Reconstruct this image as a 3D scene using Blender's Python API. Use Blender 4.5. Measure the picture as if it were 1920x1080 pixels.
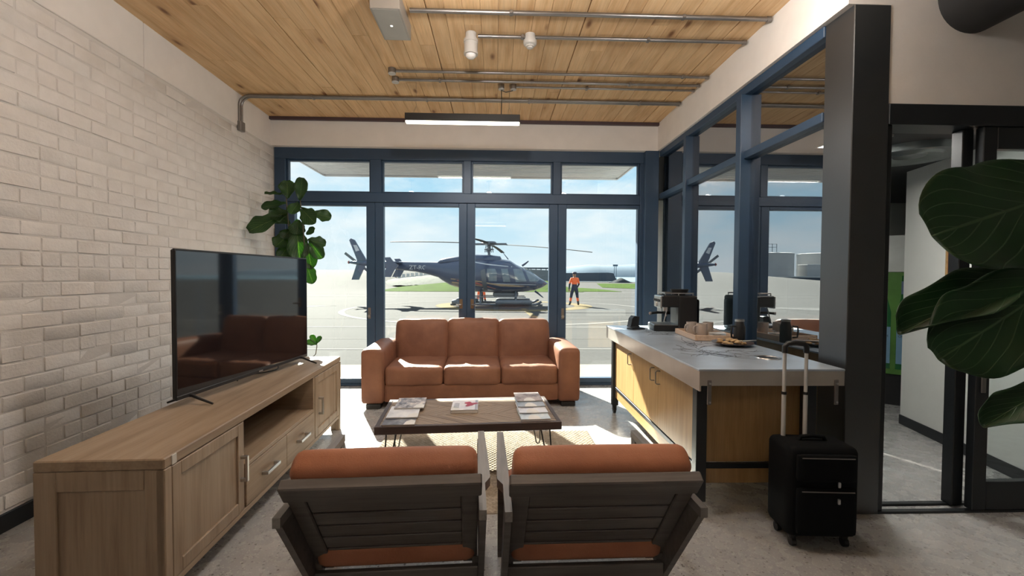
import bpy, bmesh, math, random
from mathutils import Vector, Matrix, Euler
random.seed(7)
for o in list(bpy.data.objects):
    bpy.data.objects.remove(o)
SC = bpy.context.scene
COL = SC.collection
R = math.radians
PI = math.pi

# ------------------------------------------------------------------ camera
FPX = 860.0
EYE = 1.40
PITCH, YAW, ROLL = R(1.55), R(2.0), R(0.3)
fw = Vector((math.sin(YAW)*math.cos(PITCH), math.cos(YAW)*math.cos(PITCH), -math.sin(PITCH)))
rt = fw.cross(Vector((0, 0, 1))).normalized()
up = rt.cross(fw)
rt2 = rt*math.cos(ROLL) + up*math.sin(ROLL)
up2 = -rt*math.sin(ROLL) + up*math.cos(ROLL)
cd = bpy.data.cameras.new('camera')
cd.sensor_width = 36.0
cd.lens = FPX/1920*36
cd.clip_start = 0.05
cd.clip_end = 6000
cam = bpy.data.objects.new('camera', cd)
COL.objects.link(cam)
mw = Matrix.Identity(4)
for i in range(3):
    mw[i][0], mw[i][1], mw[i][2] = rt2[i], up2[i], -fw[i]
mw[2][3] = EYE
cam.matrix_world = mw
SC.camera = cam

# ------------------------------------------------------------------ exposure
SC.view_settings.view_transform = 'Standard'
SC.view_settings.look = 'None'
SC.view_settings.gamma = 1
SC.view_settings.use_curve_mapping = False
SC.view_settings.exposure = 1.35

# ------------------------------------------------------------------ world
W = bpy.data.worlds.new('sky')
SC.world = W
W.use_nodes = True
nt = W.node_tree
nt.nodes.clear()
def N(t, type_, **kw):
    n = t.nodes.new(type_)
    for k, v in kw.items():
        setattr(n, k, v)
    return n
wo = N(nt, 'ShaderNodeOutputWorld')
wb = N(nt, 'ShaderNodeBackground')
tc = N(nt, 'ShaderNodeTexCoord')
sp = N(nt, 'ShaderNodeSeparateXYZ')
nt.links.new(tc.outputs['Generated'], sp.inputs[0])
rp = N(nt, 'ShaderNodeValToRGB')
els = rp.color_ramp.elements
els[0].position = 0.0; els[0].color = (0.70, 0.81, 0.87, 1)
els[1].position = 0.6; els[1].color = (0.16, 0.36, 0.66, 1)
e = els.new(0.18); e.color = (0.44, 0.69, 0.86, 1)
nt.links.new(sp.outputs[2], rp.inputs[0])
mp = N(nt, 'ShaderNodeMapping')
mp.inputs['Scale'].default_value = (2.2, 2.2, 6.5)
mp.inputs['Location'].default_value = (3.1, 0.4, 1.2)
nt.links.new(tc.outputs['Generated'], mp.inputs[0])
ns = N(nt, 'ShaderNodeTexNoise')
ns.inputs['Scale'].default_value = 1.5
ns.inputs['Detail'].default_value = 7
ns.inputs['Roughness'].default_value = 0.58
nt.links.new(mp.outputs[0], ns.inputs['Vector'])
cr = N(nt, 'ShaderNodeValToRGB')
cr.color_ramp.elements[0].position = 0.36
cr.color_ramp.elements[1].position = 0.58
nt.links.new(ns.outputs[0], cr.inputs[0])
mx = N(nt, 'ShaderNodeMixRGB')
mx.inputs[2].default_value = (0.84, 0.88, 0.91, 1)
nt.links.new(cr.outputs[0], mx.inputs[0])
nt.links.new(rp.outputs[0], mx.inputs[1])
nt.links.new(mx.outputs[0], wb.inputs[0])
wb.inputs[1].default_value = 0.50
nt.links.new(wb.outputs[0], wo.inputs[0])

# ------------------------------------------------------------------ sun
sd = bpy.data.lights.new('sun', 'SUN')
sd.energy = 13.5
sd.angle = R(0.6)
sd.color = (1.0, 0.93, 0.80)
sun = bpy.data.objects.new('sun', sd)
COL.objects.link(sun)
sun.rotation_euler = Vector((0.43, -1.0, -0.653)).to_track_quat('-Z', 'Y').to_euler()

# portals in the window openings guide the sky light (no light of their own)
def portal(loc, rot, sx, sy):
    l = bpy.data.lights.new('window_portal', 'AREA')
    l.shape = 'RECTANGLE'; l.size = sx; l.size_y = sy
    l.cycles.is_portal = True
    o = bpy.data.objects.new('window_portal', l)
    o.location = loc; o.rotation_euler = rot
    COL.objects.link(o)
portal((-0.37, 5.96, 1.45), (R(-90), 0, 0), 4.6, 2.85)

# unseen fill lamps, added to brighten the room; fixtures built below: rear linear pendant (watts up), globe pendants (x, y, z, radiance), office panel (watts)
REAR_FILL_UP = 11.0
FILL_GLOBES = [(-1.7, 2.40, 3.0, 7.0), (-.15, 2.40, 3.0, 76.0), (1.35, 2.40, 3.0, 45.0)]
OFFICE_FILL_W = 12.0

# ------------------------------------------------------------------ helpers
class MB:
    """collects geometry for ONE mesh object"""
    def __init__(s):
        s.v = []; s.f = []; s.m = []; s.mi = 0
    def add(s, vs, fs):
        b = len(s.v)
        s.v += [tuple(p) for p in vs]
        s.f += [tuple(i+b for i in f) for f in fs]
        s.m += [s.mi]*len(fs)
        return s
    def box(s, x0, x1, y0, y1, z0, z1, bev=0.0, M=None):
        if x0 > x1: x0, x1 = x1, x0
        if y0 > y1: y0, y1 = y1, y0
        if z0 > z1: z0, z1 = z1, z0
        if bev <= 0:
            vs = [(x0,y0,z0),(x1,y0,z0),(x1,y1,z0),(x0,y1,z0),(x0,y0,z1),(x1,y0,z1),(x1,y1,z1),(x0,y1,z1)]
            fs = [(0,3,2,1),(4,5,6,7),(0,1,5,4),(1,2,6,5),(2,3,7,6),(3,0,4,7)]
        else:
            b = min(bev, (x1-x0)*.49, (y1-y0)*.49, (z1-z0)*.49)
            vs = []; idx = {}
            lo = (x0,y0,z0); hi = (x1,y1,z1)
            for c in range(8):
                sg = [(c >> k) & 1 for k in range(3)]
                for ax in range(3):
                    p = []
                    for k in range(3):
                        e = hi[k] if sg[k] else lo[k]
                        if k != ax:
                            e += -b if sg[k] else b
                        p.append(e)
                    idx[(c, ax)] = len(vs); vs.append(tuple(p))
            fs = []
            for ax in range(3):
                o1, o2 = [k for k in range(3) if k != ax]
                for side in (0, 1):
                    q = []
                    for a, bb in ((0,0),(1,0),(1,1),(0,1)):
                        c = (side << ax) | (a << o1) | (bb << o2)
                        q.append(idx[(c, ax)])
                    fs.append(tuple(q))
            for ax in range(3):
                o1, o2 = [k for k in range(3) if k != ax]
                for a in (0, 1):
                    for bb in (0, 1):
                        c0 = (a << o1) | (bb << o2); c1 = c0 | (1 << ax)
                        fs.append((idx[(c0,o1)], idx[(c1,o1)], idx[(c1,o2)], idx[(c0,o2)]))
            for c in range(8):
                fs.append((idx[(c,0)], idx[(c,1)], idx[(c,2)]))
        if M is not None:
            vs = [M @ Vector(p) for p in vs]
        return s.add(vs, fs)
    def cyl(s, p0, p1, r0, r1=None, n=12, caps=True):
        r1 = r0 if r1 is None else r1
        p0 = Vector(p0); p1 = Vector(p1)
        d = (p1-p0).normalized()
        a = d.orthogonal().normalized(); b = d.cross(a)
        vs = []
        for p, r in ((p0, r0), (p1, r1)):
            for i in range(n):
                t = 2*PI*i/n
                vs.append(p + a*math.cos(t)*r + b*math.sin(t)*r)
        fs = [(i, (i+1) % n, n+(i+1) % n, n+i) for i in range(n)]
        if caps:
            fs += [tuple(range(n-1, -1, -1)), tuple(range(n, 2*n))]
        return s.add(vs, fs)
    def tube(s, pts, r, n=8, closed=False):
        pts = [Vector(p) for p in pts]
        m = len(pts)
        rs = r if isinstance(r, (list, tuple)) else [r]*m
        vs = []; ref = None
        for i, p in enumerate(pts):
            if closed:
                d = (pts[(i+1) % m]-pts[i-1]).normalized()
            else:
                d = (pts[min(i+1, m-1)]-pts[max(i-1, 0)]).normalized()
            if ref is None:
                ref = d.orthogonal().normalized()
            a = (ref - d*ref.dot(d))
            if a.length < 1e-5: a = d.orthogonal()
            a.normalize(); ref = a; b = d.cross(a)
            for k in range(n):
                t = 2*PI*k/n
                vs.append(p + (a*math.cos(t)+b*math.sin(t))*rs[i])
        fs = []
        for i in range(m if closed else m-1):
            j = (i+1) % m
            for k in range(n):
                fs.append((i*n+k, i*n+(k+1) % n, j*n+(k+1) % n, j*n+k))
        if not closed:
            fs += [tuple(range(n-1, -1, -1)), tuple(range((m-1)*n, m*n))]
        return s.add(vs, fs)
    def lathe(s, prof, n=24, c=(0,0,0), M=None):
        vs = []; fs = []
        for r, z in prof:
            for k in range(n):
                t = 2*PI*k/n
                vs.append((c[0]+r*math.cos(t), c[1]+r*math.sin(t), c[2]+z))
        for i in range(len(prof)-1):
            for k in range(n):
                fs.append((i*n+k, i*n+(k+1) % n, (i+1)*n+(k+1) % n, (i+1)*n+k))
        if prof[0][0] > 1e-6: fs.append(tuple(range(n-1, -1, -1)))
        if prof[-1][0] > 1e-6: fs.append(tuple(range((len(prof)-1)*n, len(prof)*n)))
        if M is not None: vs = [M @ Vector(p) for p in vs]
        return s.add(vs, fs)
    def prism(s, poly, a0, a1, axis='z', M=None):
        n = len(poly)
        def P(p, a):
            if axis == 'z': return (p[0], p[1], a)
            if axis == 'x': return (a, p[0], p[1])
            return (p[0], a, p[1])
        vs = [P(p, a0) for p in poly] + [P(p, a1) for p in poly]
        fs = [(i, (i+1) % n, n+(i+1) % n, n+i) for i in range(n)]
        fs += [tuple(range(n-1, -1, -1)), tuple(range(n, 2*n))]
        if M is not None: vs = [M @ Vector(p) for p in vs]
        return s.add(vs, fs)
    def grid(s, fn, nu, nv, closeu=False):
        vs = []
        for i in range(nu):
            for j in range(nv):
                vs.append(fn(i/(nu-1) if not closeu else i/nu, j/(nv-1)))
        fs = []
        for i in range(nu if closeu else nu-1):
            k = (i+1) % nu
            for j in range(nv-1):
                fs.append((i*nv+j, k*nv+j, k*nv+j+1, i*nv+j+1))
        return s.add(vs, fs)
    def puff(s, size, r, n=9, crown=(0,0,0), M=None, dent=None):
        """soft rounded box centred on the origin"""
        hx, hy, hz = (q/2 for q in size)
        H = (hx, hy, hz)
        ts = [math.sin((i/(n-1)-.5)*PI)*0.5+ (i/(n-1)-.5) for i in range(n)]
        seen = {}; vs = []; fs = []
        def vid(p):
            key = tuple(round(q, 5) for q in p)
            if key in seen: return seen[key]
            q = [p[k]*H[k] for k in range(3)]
            inn = [max(-(H[k]-r), min(H[k]-r, q[k])) for k in range(3)]
            d = Vector([q[k]-inn[k] for k in range(3)])
            if d.length > 1e-9: d = d.normalized()*r
            o = [inn[k]+d[k] for k in range(3)]
            for k in range(3):
                if crown[k]:
                    a, b = [j for j in range(3) if j != k]
                    o[k] += crown[k]*p[k]*(1-p[a]**2)*(1-p[b]**2)
            o = Vector(o)
            if dent: o = dent(o, p)
            if M is not None: o = M @ o
            seen[key] = len(vs); vs.append(tuple(o)); return seen[key]
        for ax in range(3):
            o1, o2 = [k for k in range(3) if k != ax]
            for sgn in (-1, 1):
                for i in range(n-1):
                    for j in range(n-1):
                        q = []
                        for a, b in ((i,j),(i+1,j),(i+1,j+1),(i,j+1)):
                            p = [0,0,0]; p[ax] = sgn; p[o1] = ts[a]; p[o2] = ts[b]
                            q.append(vid(p))
                        fs.append(tuple(q))
        return s.add(vs, fs)
    def mesh(s, name, mats, smooth=30):
        me = bpy.data.meshes.new(name)
        me.from_pydata(s.v, [], s.f)
        bm = bmesh.new(); bm.from_mesh(me)
        bmesh.ops.recalc_face_normals(bm, faces=bm.faces)
        bm.to_mesh(me); bm.free()
        if not isinstance(mats, (list, tuple)): mats = [mats]
        for m in mats: me.materials.append(m)
        if len(mats) > 1:
            for p, i in zip(me.polygons, s.m): p.material_index = i
        if smooth:
            me.shade_smooth()
            me.set_sharp_from_angle(angle=R(smooth))
        return me
    def build(s, name, mat, parent=None, smooth=30, label=None, kind=None, loc=None, rot=None):
        return link(name, s.mesh(name, mat, smooth), parent, label, kind, loc, rot)

def link(name, me, parent=None, label=None, kind=None, loc=None, rot=None):
    o = bpy.data.objects.new(name, me)
    COL.objects.link(o)
    if parent is not None: o.parent = parent
    if label: o['label'] = label
    if kind: o['kind'] = kind
    if loc is not None: o.location = loc
    if rot is not None: o.rotation_euler = rot
    return o
def tag(o, label, cat, group=None, kind=None):
    o['label'] = label; o['category'] = cat
    if group: o['group'] = group
    if kind: o['kind'] = kind
    return o
def thing(name, label, cat, loc=(0,0,0), rz=0, group=None):
    o = bpy.data.objects.new(name, None)
    o.empty_display_size = 0.1
    COL.objects.link(o)
    o.location = loc; o.rotation_euler = (0, 0, rz)
    return tag(o, label, cat, group)
def struct(o, label=None):
    o['kind'] = 'structure'
    if label: o['label'] = label
    return o
def copy_tree(o, parent=None):
    c = o.copy(); COL.objects.link(c); c.parent = parent
    for ch in list(o.children): copy_tree(ch, c)
    return c
def text_mesh(txt, size, mat, depth=0.002):
    cu = bpy.data.curves.new('t', 'FONT')
    cu.body = txt; cu.size = size; cu.extrude = depth; cu.align_x = 'CENTER'; cu.align_y = 'CENTER'
    cu.resolution_u = 3
    o = bpy.data.objects.new('t', cu); COL.objects.link(o)
    dg = bpy.context.evaluated_depsgraph_get()
    me = bpy.data.meshes.new_from_object(o.evaluated_get(dg))
    bpy.data.objects.remove(o)
    me.materials.clear(); me.materials.append(mat)
    return me

# ------------------------------------------------------------------ materials
def newmat(name):
    m = bpy.data.materials.new(name); m.use_nodes = True
    t = m.node_tree
    return m, t, t.nodes['Principled BSDF']
def setp(b, **kw):
    names = dict(rough='Roughness', metal='Metallic', spec='Specular IOR Level', trans='Transmission Weight', coat='Coat Weight', sheen='Sheen Weight', coatr='Coat Roughness', ior='IOR')
    for k, v in kw.items(): b.inputs[names[k]].default_value = v
def coords(t, kind='Object', scale=(1,1,1), rnd=0.0, rot=(0,0,0)):
    tc = N(t, 'ShaderNodeTexCoord')
    mp = N(t, 'ShaderNodeMapping')
    mp.inputs['Scale'].default_value = scale
    mp.inputs['Rotation'].default_value = rot
    t.links.new(tc.outputs[kind], mp.inputs[0])
    if rnd:
        oi = N(t, 'ShaderNodeObjectInfo')
        ml = N(t, 'ShaderNodeMath', operation='MULTIPLY'); ml.inputs[1].default_value = rnd
        t.links.new(oi.outputs['Random'], ml.inputs[0])
        va = N(t, 'ShaderNodeVectorMath', operation='ADD')
        t.links.new(mp.outputs[0], va.inputs[0]); t.links.new(ml.outputs[0], va.inputs[1])
        return va.outputs[0]
    return mp.outputs[0]
def noise(t, vec, scale, detail=4, rough=0.55):
    n = N(t, 'ShaderNodeTexNoise')
    n.inputs['Scale'].default_value = scale; n.inputs['Detail'].default_value = detail; n.inputs['Roughness'].default_value = rough
    t.links.new(vec, n.inputs['Vector'])
    return n.outputs[0]
def ramp(t, fac, stops):
    r = N(t, 'ShaderNodeValToRGB')
    el = r.color_ramp.elements
    while len(el) < len(stops): el.new(0.5)
    for e_, (p, c) in zip(el, stops):
        e_.position = p; e_.color = (c[0], c[1], c[2], 1) if not isinstance(c, (int, float)) else (c, c, c, 1)
    t.links.new(fac, r.inputs[0])
    return r.outputs[0]
def mix(t, fac, a, b, mode='MIX'):
    m = N(t, 'ShaderNodeMixRGB', blend_type=mode)
    for i, x in ((0, fac), (1, a), (2, b)):
        if isinstance(x, (int, float)): m.inputs[i].default_value = x
        elif isinstance(x, tuple): m.inputs[i].default_value = (*x[:3], 1)
        else: t.links.new(x, m.inputs[i])
    return m.outputs[0]
def bump(t, b, h, strength=0.3, dist=0.01):
    n = N(t, 'ShaderNodeBump')
    n.inputs['Strength'].default_value = strength; n.inputs['Distance'].default_value = dist
    t.links.new(h, n.inputs['Height']); t.links.new(n.outputs[0], b.inputs['Normal'])
def plain(name, col, rough=0.5, metal=0.0, var=0.08, bscale=0, bstr=0.1, nscale=6, **kw):
    m, t, b = newmat(name)
    v = coords(t)
    nz = noise(t, v, nscale, 4)
    lo = tuple(c*(1-var) for c in col); hi = tuple(min(1, c*(1+var)) for c in col)
    t.links.new(ramp(t, nz, [(0.3, lo), (0.7, hi)]), b.inputs['Base Color'])
    setp(b, rough=rough, metal=metal, **kw)
    if bscale:
        bump(t, b, noise(t, v, bscale, 5), bstr, 0.005)
    return m
def wood(name, c1, c2, c3, axis=0, scale=1.0, rough=0.5, rnd=30.0, knots=False, bstr=0.08):
    """grain runs along the given local axis"""
    m, t, b = newmat(name)
    sc = [14*scale]*3; sc[axis] = 1.1*scale
    v = coords(t, 'Object', tuple(sc), rnd)
    n1 = noise(t, v, 1.6, 6, 0.6)
    sc2 = [55*scale]*3; sc2[axis] = 2.2*scale
    v2 = coords(t, 'Object', tuple(sc2), rnd)
    n2 = noise(t, v2, 2.0, 3, 0.5)
    col = ramp(t, n1, [(0.28, c2), (0.5, c1), (0.75, c3)])
    col = mix(t, 0.35, col, ramp(t, n2, [(0.3, (0.55,0.55,0.55)), (0.7, (1.0,1.0,1.0))]), 'MULTIPLY')
    oi = N(t, 'ShaderNodeObjectInfo')
    col = mix(t, 1.0, col, ramp(t, oi.outputs['Random'], [(0, (0.86,0.85,0.84)), (1, (1.0,1.0,1.0))]), 'MULTIPLY')
    if knots:
        sk = [7.5]*3; sk[axis] = 2.6
        vk = coords(t, 'Object', tuple(sk), rnd)
        vo = N(t, 'ShaderNodeTexVoronoi'); vo.inputs['Scale'].default_value = 0.75
        t.links.new(vk, vo.inputs['Vector'])
        col = mix(t, ramp(t, vo.outputs['Distance'], [(0.05, 1.0), (0.15, 0.0)]), col, (0.12, 0.045, 0.015))
        col = mix(t, ramp(t, vo.outputs['Distance'], [(0.10, 0.35), (0.42, 0.0)]), col, (0.33, 0.15, 0.05))
    t.links.new(col, b.inputs['Base Color'])
    setp(b, rough=rough)
    bump(t, b, n2, bstr, 0.004)
    return m
def leather(name, c1, c2, rough=0.5):
    m, t, b = newmat(name)
    v = coords(t, 'Object', (1,1,1), 10)
    n1 = noise(t, v, 4, 5)
    n2 = noise(t, v, 260, 3)
    t.links.new(ramp(t, n1, [(0.3, c2), (0.7, c1)]), b.inputs['Base Color'])
    setp(b, rough=rough, spec=0.22)
    v3 = coords(t, 'Object', (9, 3.0, 9), 10)
    h = mix(t, 0.25, noise(t, v3, 2.0, 6, 0.65), n2)
    bump(t, b, h, 0.35, 0.012)
    return m
def glass(name, tint=(0.93,0.96,0.96), f0=0.05, rough=0.0, dust=0.0):
    """architectural pane: transparent with Schlick mirror reflection"""
    m = bpy.data.materials.new(name); m.use_nodes = True
    t = m.node_tree; t.nodes.clear()
    out = N(t, 'ShaderNodeOutputMaterial')
    tr = N(t, 'ShaderNodeBsdfTransparent'); tr.inputs[0].default_value = (*tint, 1)
    gl = N(t, 'ShaderNodeBsdfGlossy'); gl.inputs['Roughness'].default_value = rough
    gl.inputs['Color'].default_value = (0.95, 0.97, 1, 1)
    lw = N(t, 'ShaderNodeLayerWeight'); lw.inputs[0].default_value = 0.5
    pw = N(t, 'ShaderNodeMath', operation='POWER'); pw.inputs[1].default_value = 5
    t.links.new(lw.outputs['Facing'], pw.inputs[0])
    ma = N(t, 'ShaderNodeMath', operation='MULTIPLY_ADD'); ma.inputs[1].default_value = 1-f0; ma.inputs[2].default_value = f0
    t.links.new(pw.outputs[0], ma.inputs[0])
    ms = N(t, 'ShaderNodeMixShader')
    t.links.new(ma.outputs[0], ms.inputs[0]); t.links.new(tr.outputs[0], ms.inputs[1]); t.links.new(gl.outputs[0], ms.inputs[2])
    t.links.new(ms.outputs[0], out.inputs[0])
    return m
def emit(name, col, s):
    m, t, b = newmat(name)
    b.inputs['Base Color'].default_value = (*col, 1)
    b.inputs['Emission Color'].default_value = (*col, 1)
    b.inputs['Emission Strength'].default_value = s
    return m

M = {}
M['frame'] = plain('frame_coat_glare_blue', (0.027, 0.058, 0.108), 0.42, 0, 0.06, 220, 0.05)  # dark coat with the blue of window glare mixed into its colour
M['black_frame'] = plain('black_steel', (0.010, 0.013, 0.016), 0.45, 0, 0.1, 150, 0.05)
M['col'] = plain('column_steel', (0.016, 0.018, 0.020), 0.34, 0, 0.15, 60, 0.04, coat=1.0, coatr=.42)
M['plaster'] = plain('white_plaster', (0.78, 0.74, 0.70), 0.85, 0, 0.03, 60, 0.12)
M['office_wall'] = plain('office_paint', (0.62, 0.63, 0.60), 0.8, 0, 0.02, 90, 0.05)
M['dark_ceiling'] = plain('dark_ceiling_paint', (0.03, 0.032, 0.034), 0.7, 0, 0.1)
M['glass'] = glass('window_glass', (0.92, 0.955, 0.955), 0.035)
M['tint'] = glass('tinted_partition_glass', (0.30, 0.34, 0.36), 0.42)
M['steel'] = plain('galvanised_steel', (0.26, 0.245, 0.235), 0.36, 0.85, 0.12, 80, 0.04)
M['brushed'] = plain('brushed_steel', (0.55, 0.55, 0.55), 0.3, 1.0, 0.08, 120, 0.04)
M['black'] = plain('black_plastic', (0.012, 0.012, 0.013), 0.4, 0, 0.1, 200, 0.03)
M['white_plastic'] = plain('white_plastic', (0.50, 0.475, 0.44), 0.4, 0, 0.03)
M['tan_leather'] = leather('tan_leather', (0.265, 0.122, 0.072), (0.185, 0.08, 0.05))
M['orange_leather'] = leather('orange_leather', (0.40, 0.165, 0.09), (0.31, 0.12, 0.065))
M['pine'] = wood('pine_board', (0.80, 0.53, 0.28), (0.66, 0.39, 0.18), (0.86, 0.61, 0.35), 1, 1.0, 0.6, 40, True)
M['acacia'] = wood('washed_acacia', (0.36, 0.262, 0.175), (0.25, 0.17, 0.108), (0.42, 0.322, 0.225), 0, 0.8, 0.5, 20)
M['acacia_v'] = wood('washed_acacia_upright', (0.36, 0.265, 0.182), (0.24, 0.165, 0.105), (0.41, 0.318, 0.23), 2, 0.8, 0.5, 20)
M['acacia_y'] = wood('washed_acacia_depth', (0.36, 0.265, 0.182), (0.24, 0.165, 0.105), (0.41, 0.318, 0.23), 1, 0.8, 0.5, 20)
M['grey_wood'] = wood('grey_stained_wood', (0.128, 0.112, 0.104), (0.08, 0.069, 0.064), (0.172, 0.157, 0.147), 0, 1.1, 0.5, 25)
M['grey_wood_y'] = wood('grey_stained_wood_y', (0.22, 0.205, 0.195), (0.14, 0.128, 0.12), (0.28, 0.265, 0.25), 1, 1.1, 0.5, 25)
M['table_wood'] = wood('reclaimed_strip', (0.30, 0.215, 0.145), (0.17, 0.115, 0.075), (0.38, 0.29, 0.20), 0, 1.6, 0.5, 40, bstr=0.25)
M['table_edge'] = wood('dark_table_edge', (0.075, 0.048, 0.042), (0.045, 0.03, 0.027), (0.11, 0.075, 0.062), 0, 1.2, 0.5, 20)
M['oak'] = wood('oak_veneer', (0.44, 0.27, 0.11), (0.36, 0.21, 0.08), (0.48, 0.31, 0.14), 2, 1.3, 0.45, 15)
M['oak_x'] = wood('oak_veneer_x', (0.44, 0.27, 0.11), (0.36, 0.21, 0.08), (0.48, 0.31, 0.14), 1, 1.3, 0.45, 15)
M['hot_rolled'] = plain('zinc_top_sky_blue', (0.50, 0.58, 0.67), 0.30, 0.45, 0.16, 40, 0.03, 3)  # blue of the reflected sky is put into the metal colour
M['zinc_edge'] = plain('zinc_edge', (0.55, 0.52, 0.48), 0.33, 0.7, 0.1, 40, 0.03, 3)
M['ink'] = plain('dark_ink', (0.03, 0.035, 0.045), 0.5)
M['orange_hi'] = plain('hi_vis_orange', (0.95, 0.17, 0.05), 0.7)
M['navy'] = plain('navy_cloth', (0.022, 0.03, 0.06), 0.8)
M['skin'] = plain('skin', (0.30, 0.17, 0.11), 0.55)
M['boot'] = plain('boot', (0.02, 0.02, 0.022), 0.6)
# ================================================================== SETTING
# ---- floor: speckled polished concrete
m, t, b = newmat('terrazzo')
v = coords(t)
n1 = noise(t, v, 2.5, 5)
base = ramp(t, n1, [(0.3, (0.32, 0.318, 0.315)), (0.7, (0.355, 0.352, 0.348))])
vo = N(t, 'ShaderNodeTexVoronoi'); vo.inputs['Scale'].default_value = 75
t.links.new(v, vo.inputs['Vector'])
sel = ramp(t, vo.outputs['Color'], [(0.10, 1.0), (0.30, 0.0)])
chip = mix(t, 1.0, sel, ramp(t, vo.outputs['Distance'], [(0.34, 1.0), (0.5, 0.0)]), 'MULTIPLY')
col = mix(t, chip, base, (0.10, 0.09, 0.085))
vo2 = N(t, 'ShaderNodeTexVoronoi'); vo2.inputs['Scale'].default_value = 120
t.links.new(v, vo2.inputs['Vector'])
sel2 = mix(t, 1.0, ramp(t, vo2.outputs['Color'], [(0.62, 0.0), (0.8, 1.0)]), ramp(t, vo2.outputs['Distance'], [(0.3, 0.7), (0.5, 0.0)]), 'MULTIPLY')
col = mix(t, sel2, col, (0.60, 0.58, 0.55))
t.links.new(col, b.inputs['Base Color'])
t.links.new(ramp(t, noise(t, v, 9, 4), [(0.3, 0.20), (0.7, 0.34)]), b.inputs['Roughness'])
setp(b, spec=0.55)
M['terrazzo'] = m
fl = MB(); fl.box(-3.2, 6.2, -4.2, 5.97, -0.18, 0.0)
struct(fl.build('floor', M['terrazzo'], smooth=0), 'speckled polished concrete floor')

# ---- left wall: painted brick, slightly out of square with the room
m, t, b = newmat('painted_brick')
v = coords(t, 'Object', (1,1,1), 20)
n1 = noise(t, v, 7, 5); n2 = noise(t, v, 55, 5, 0.6)
t.links.new(ramp(t, n1, [(0.3, (0.66, 0.62, 0.58)), (0.7, (0.75, 0.715, 0.68))]), b.inputs['Base Color'])
setp(b, rough=0.6)
bump(t, b, mix(t, 0.5, n1, n2), 0.45, 0.02)
M['brick'] = m
M['mortar'] = plain('painted_mortar', (0.64, 0.605, 0.57), 0.75, 0, 0.04, 80, 0.3)
# local frame of the wall: x along the wall (towards the windows), y out of the room, z up
wl = MB(); wl.box(-4.2, 6.1, 0.0035, 0.30, 0.0, 3.5)
wall_left = struct(wl.build('wall_left', M['mortar'], smooth=0), 'white painted brick wall')
ang = math.atan2(5.75-2.5, -2.745+2.655)
wall_left.location.x = -2.655 + (2.5)*(0.09/3.25)
wall_left.rotation_euler = (0, 0, ang)
def wl_x(Y):          # world X of the wall face at world Y
    return -2.655 - (Y-2.5)*(0.09/3.25)
BP, CH = 0.243, 0.0885
variants = []
for k in range(6):
    rr = random.Random(k)
    bk = MB(); bk.box(-BP/2+.0032, BP/2-.0032, 0.0, 0.03, -CH/2+.0032, CH/2-.0032, 0.005)
    bk.v = [(x+rr.uniform(-.002,.002), y+(rr.uniform(-.0025,.0025) if y < .02 else 0), z+rr.uniform(-.002,.002)) for x, y, z in bk.v]
    variants.append(bk.mesh('brick', M['brick'], 40))
half = MB(); half.box(-BP/4+.0032, BP/4-.0032, 0.0, 0.03, -CH/2+.0032, CH/2-.0032, 0.005)
half = half.mesh('brick', M['brick'], 40)
cells = []
nc = int((2.955-0.02)/CH)
Minv = Matrix.Rotation(ang, 4, 'Z'); Mloc = Matrix.Translation(wall_left.location) @ Minv
for r_ in range(nc):
    z = 0.02 + CH*(r_+.5)
    header = (r_ % 6 == 4)
    pitch = BP/2 if header else BP
    off = (0.5*pitch if r_ % 2 else 0) + (0.06 if header else 0)
    x = 0.6 + off
    while x < 5.80:
        cells.append((x, z, header)); x += pitch
def screen(p):
    d = Vector(p) - Vector((0, 0, EYE))
    w = d.dot(fw)
    if w < 0.2: return None
    return (960+FPX*d.dot(rt2)/w, 540-FPX*d.dot(up2)/w, w)
sc_cells = []
for x, z, hd in cells:
    p = Mloc @ Vector((x, 0, z))
    s_ = screen(p)
    vis = 0
    if s_ and -20 < s_[0] < 1940 and -20 < s_[1] < 1100:
        hid = (326 < s_[0] < 575 and 470 < s_[1] < 900) or (s_[0] > 70 and s_[1] > 760+ (330-s_[0])*0.45) or s_[0] > 530
        if not hid: vis = (0.5 if hd else 1)/s_[2]**3
    sc_cells.append((vis, x, z, hd))
sc_cells.sort(key=lambda q: -q[0])
rest = MB()
for i, (vis, x, z, hd) in enumerate(sc_cells):
    rr = random.Random(i*13+5)
    me = half if hd else variants[i % 6]
    dy = rr.uniform(-.003, .0025); ry = rr.uniform(-.006, .006); rz = rr.uniform(-.006, .006)
    if i < 300 and vis > 0:
        o = link('brick', me, wall_left, loc=(x, dy, z), rot=(0, ry, rz))
    else:
        T = Matrix.Translation((x, dy, z)) @ Euler((0, ry, rz)).to_matrix().to_4x4()
        rest.add([T @ v_.co for v_ in me.vertices], [tuple(p.vertices) for p in me.polygons])
rest.build('brick_field', M['brick'], wall_left, 40, kind='stuff')
wb_ = MB(); wb_.box(-4.2, 1.62, -0.010, 0.02, 2.962, 3.5, 0.004); wb_.build('plaster_band', M['plaster'], wall_left)
wb_ = MB(); wb_.box(1.628, 3.62, -0.010, 0.02, 2.962, 3.5, 0.004); wb_.build('plaster_band', M['plaster'], wall_left)
wb_ = MB(); wb_.box(3.628, 6.0, -0.010, 0.02, 2.962, 3.5, 0.004); wb_.build('plaster_band', M['plaster'], wall_left)
bb = MB(); bb.box(-4.2, 5.8, -0.014, 0.012, 0.0, 0.10, 0.003)
bbo = bb.build('baseboard_left', M['black_frame']); struct(bbo, 'dark skirting along the brick wall')
bbo.location = wall_left.location; bbo.rotation_euler = wall_left.rotation_euler

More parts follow.
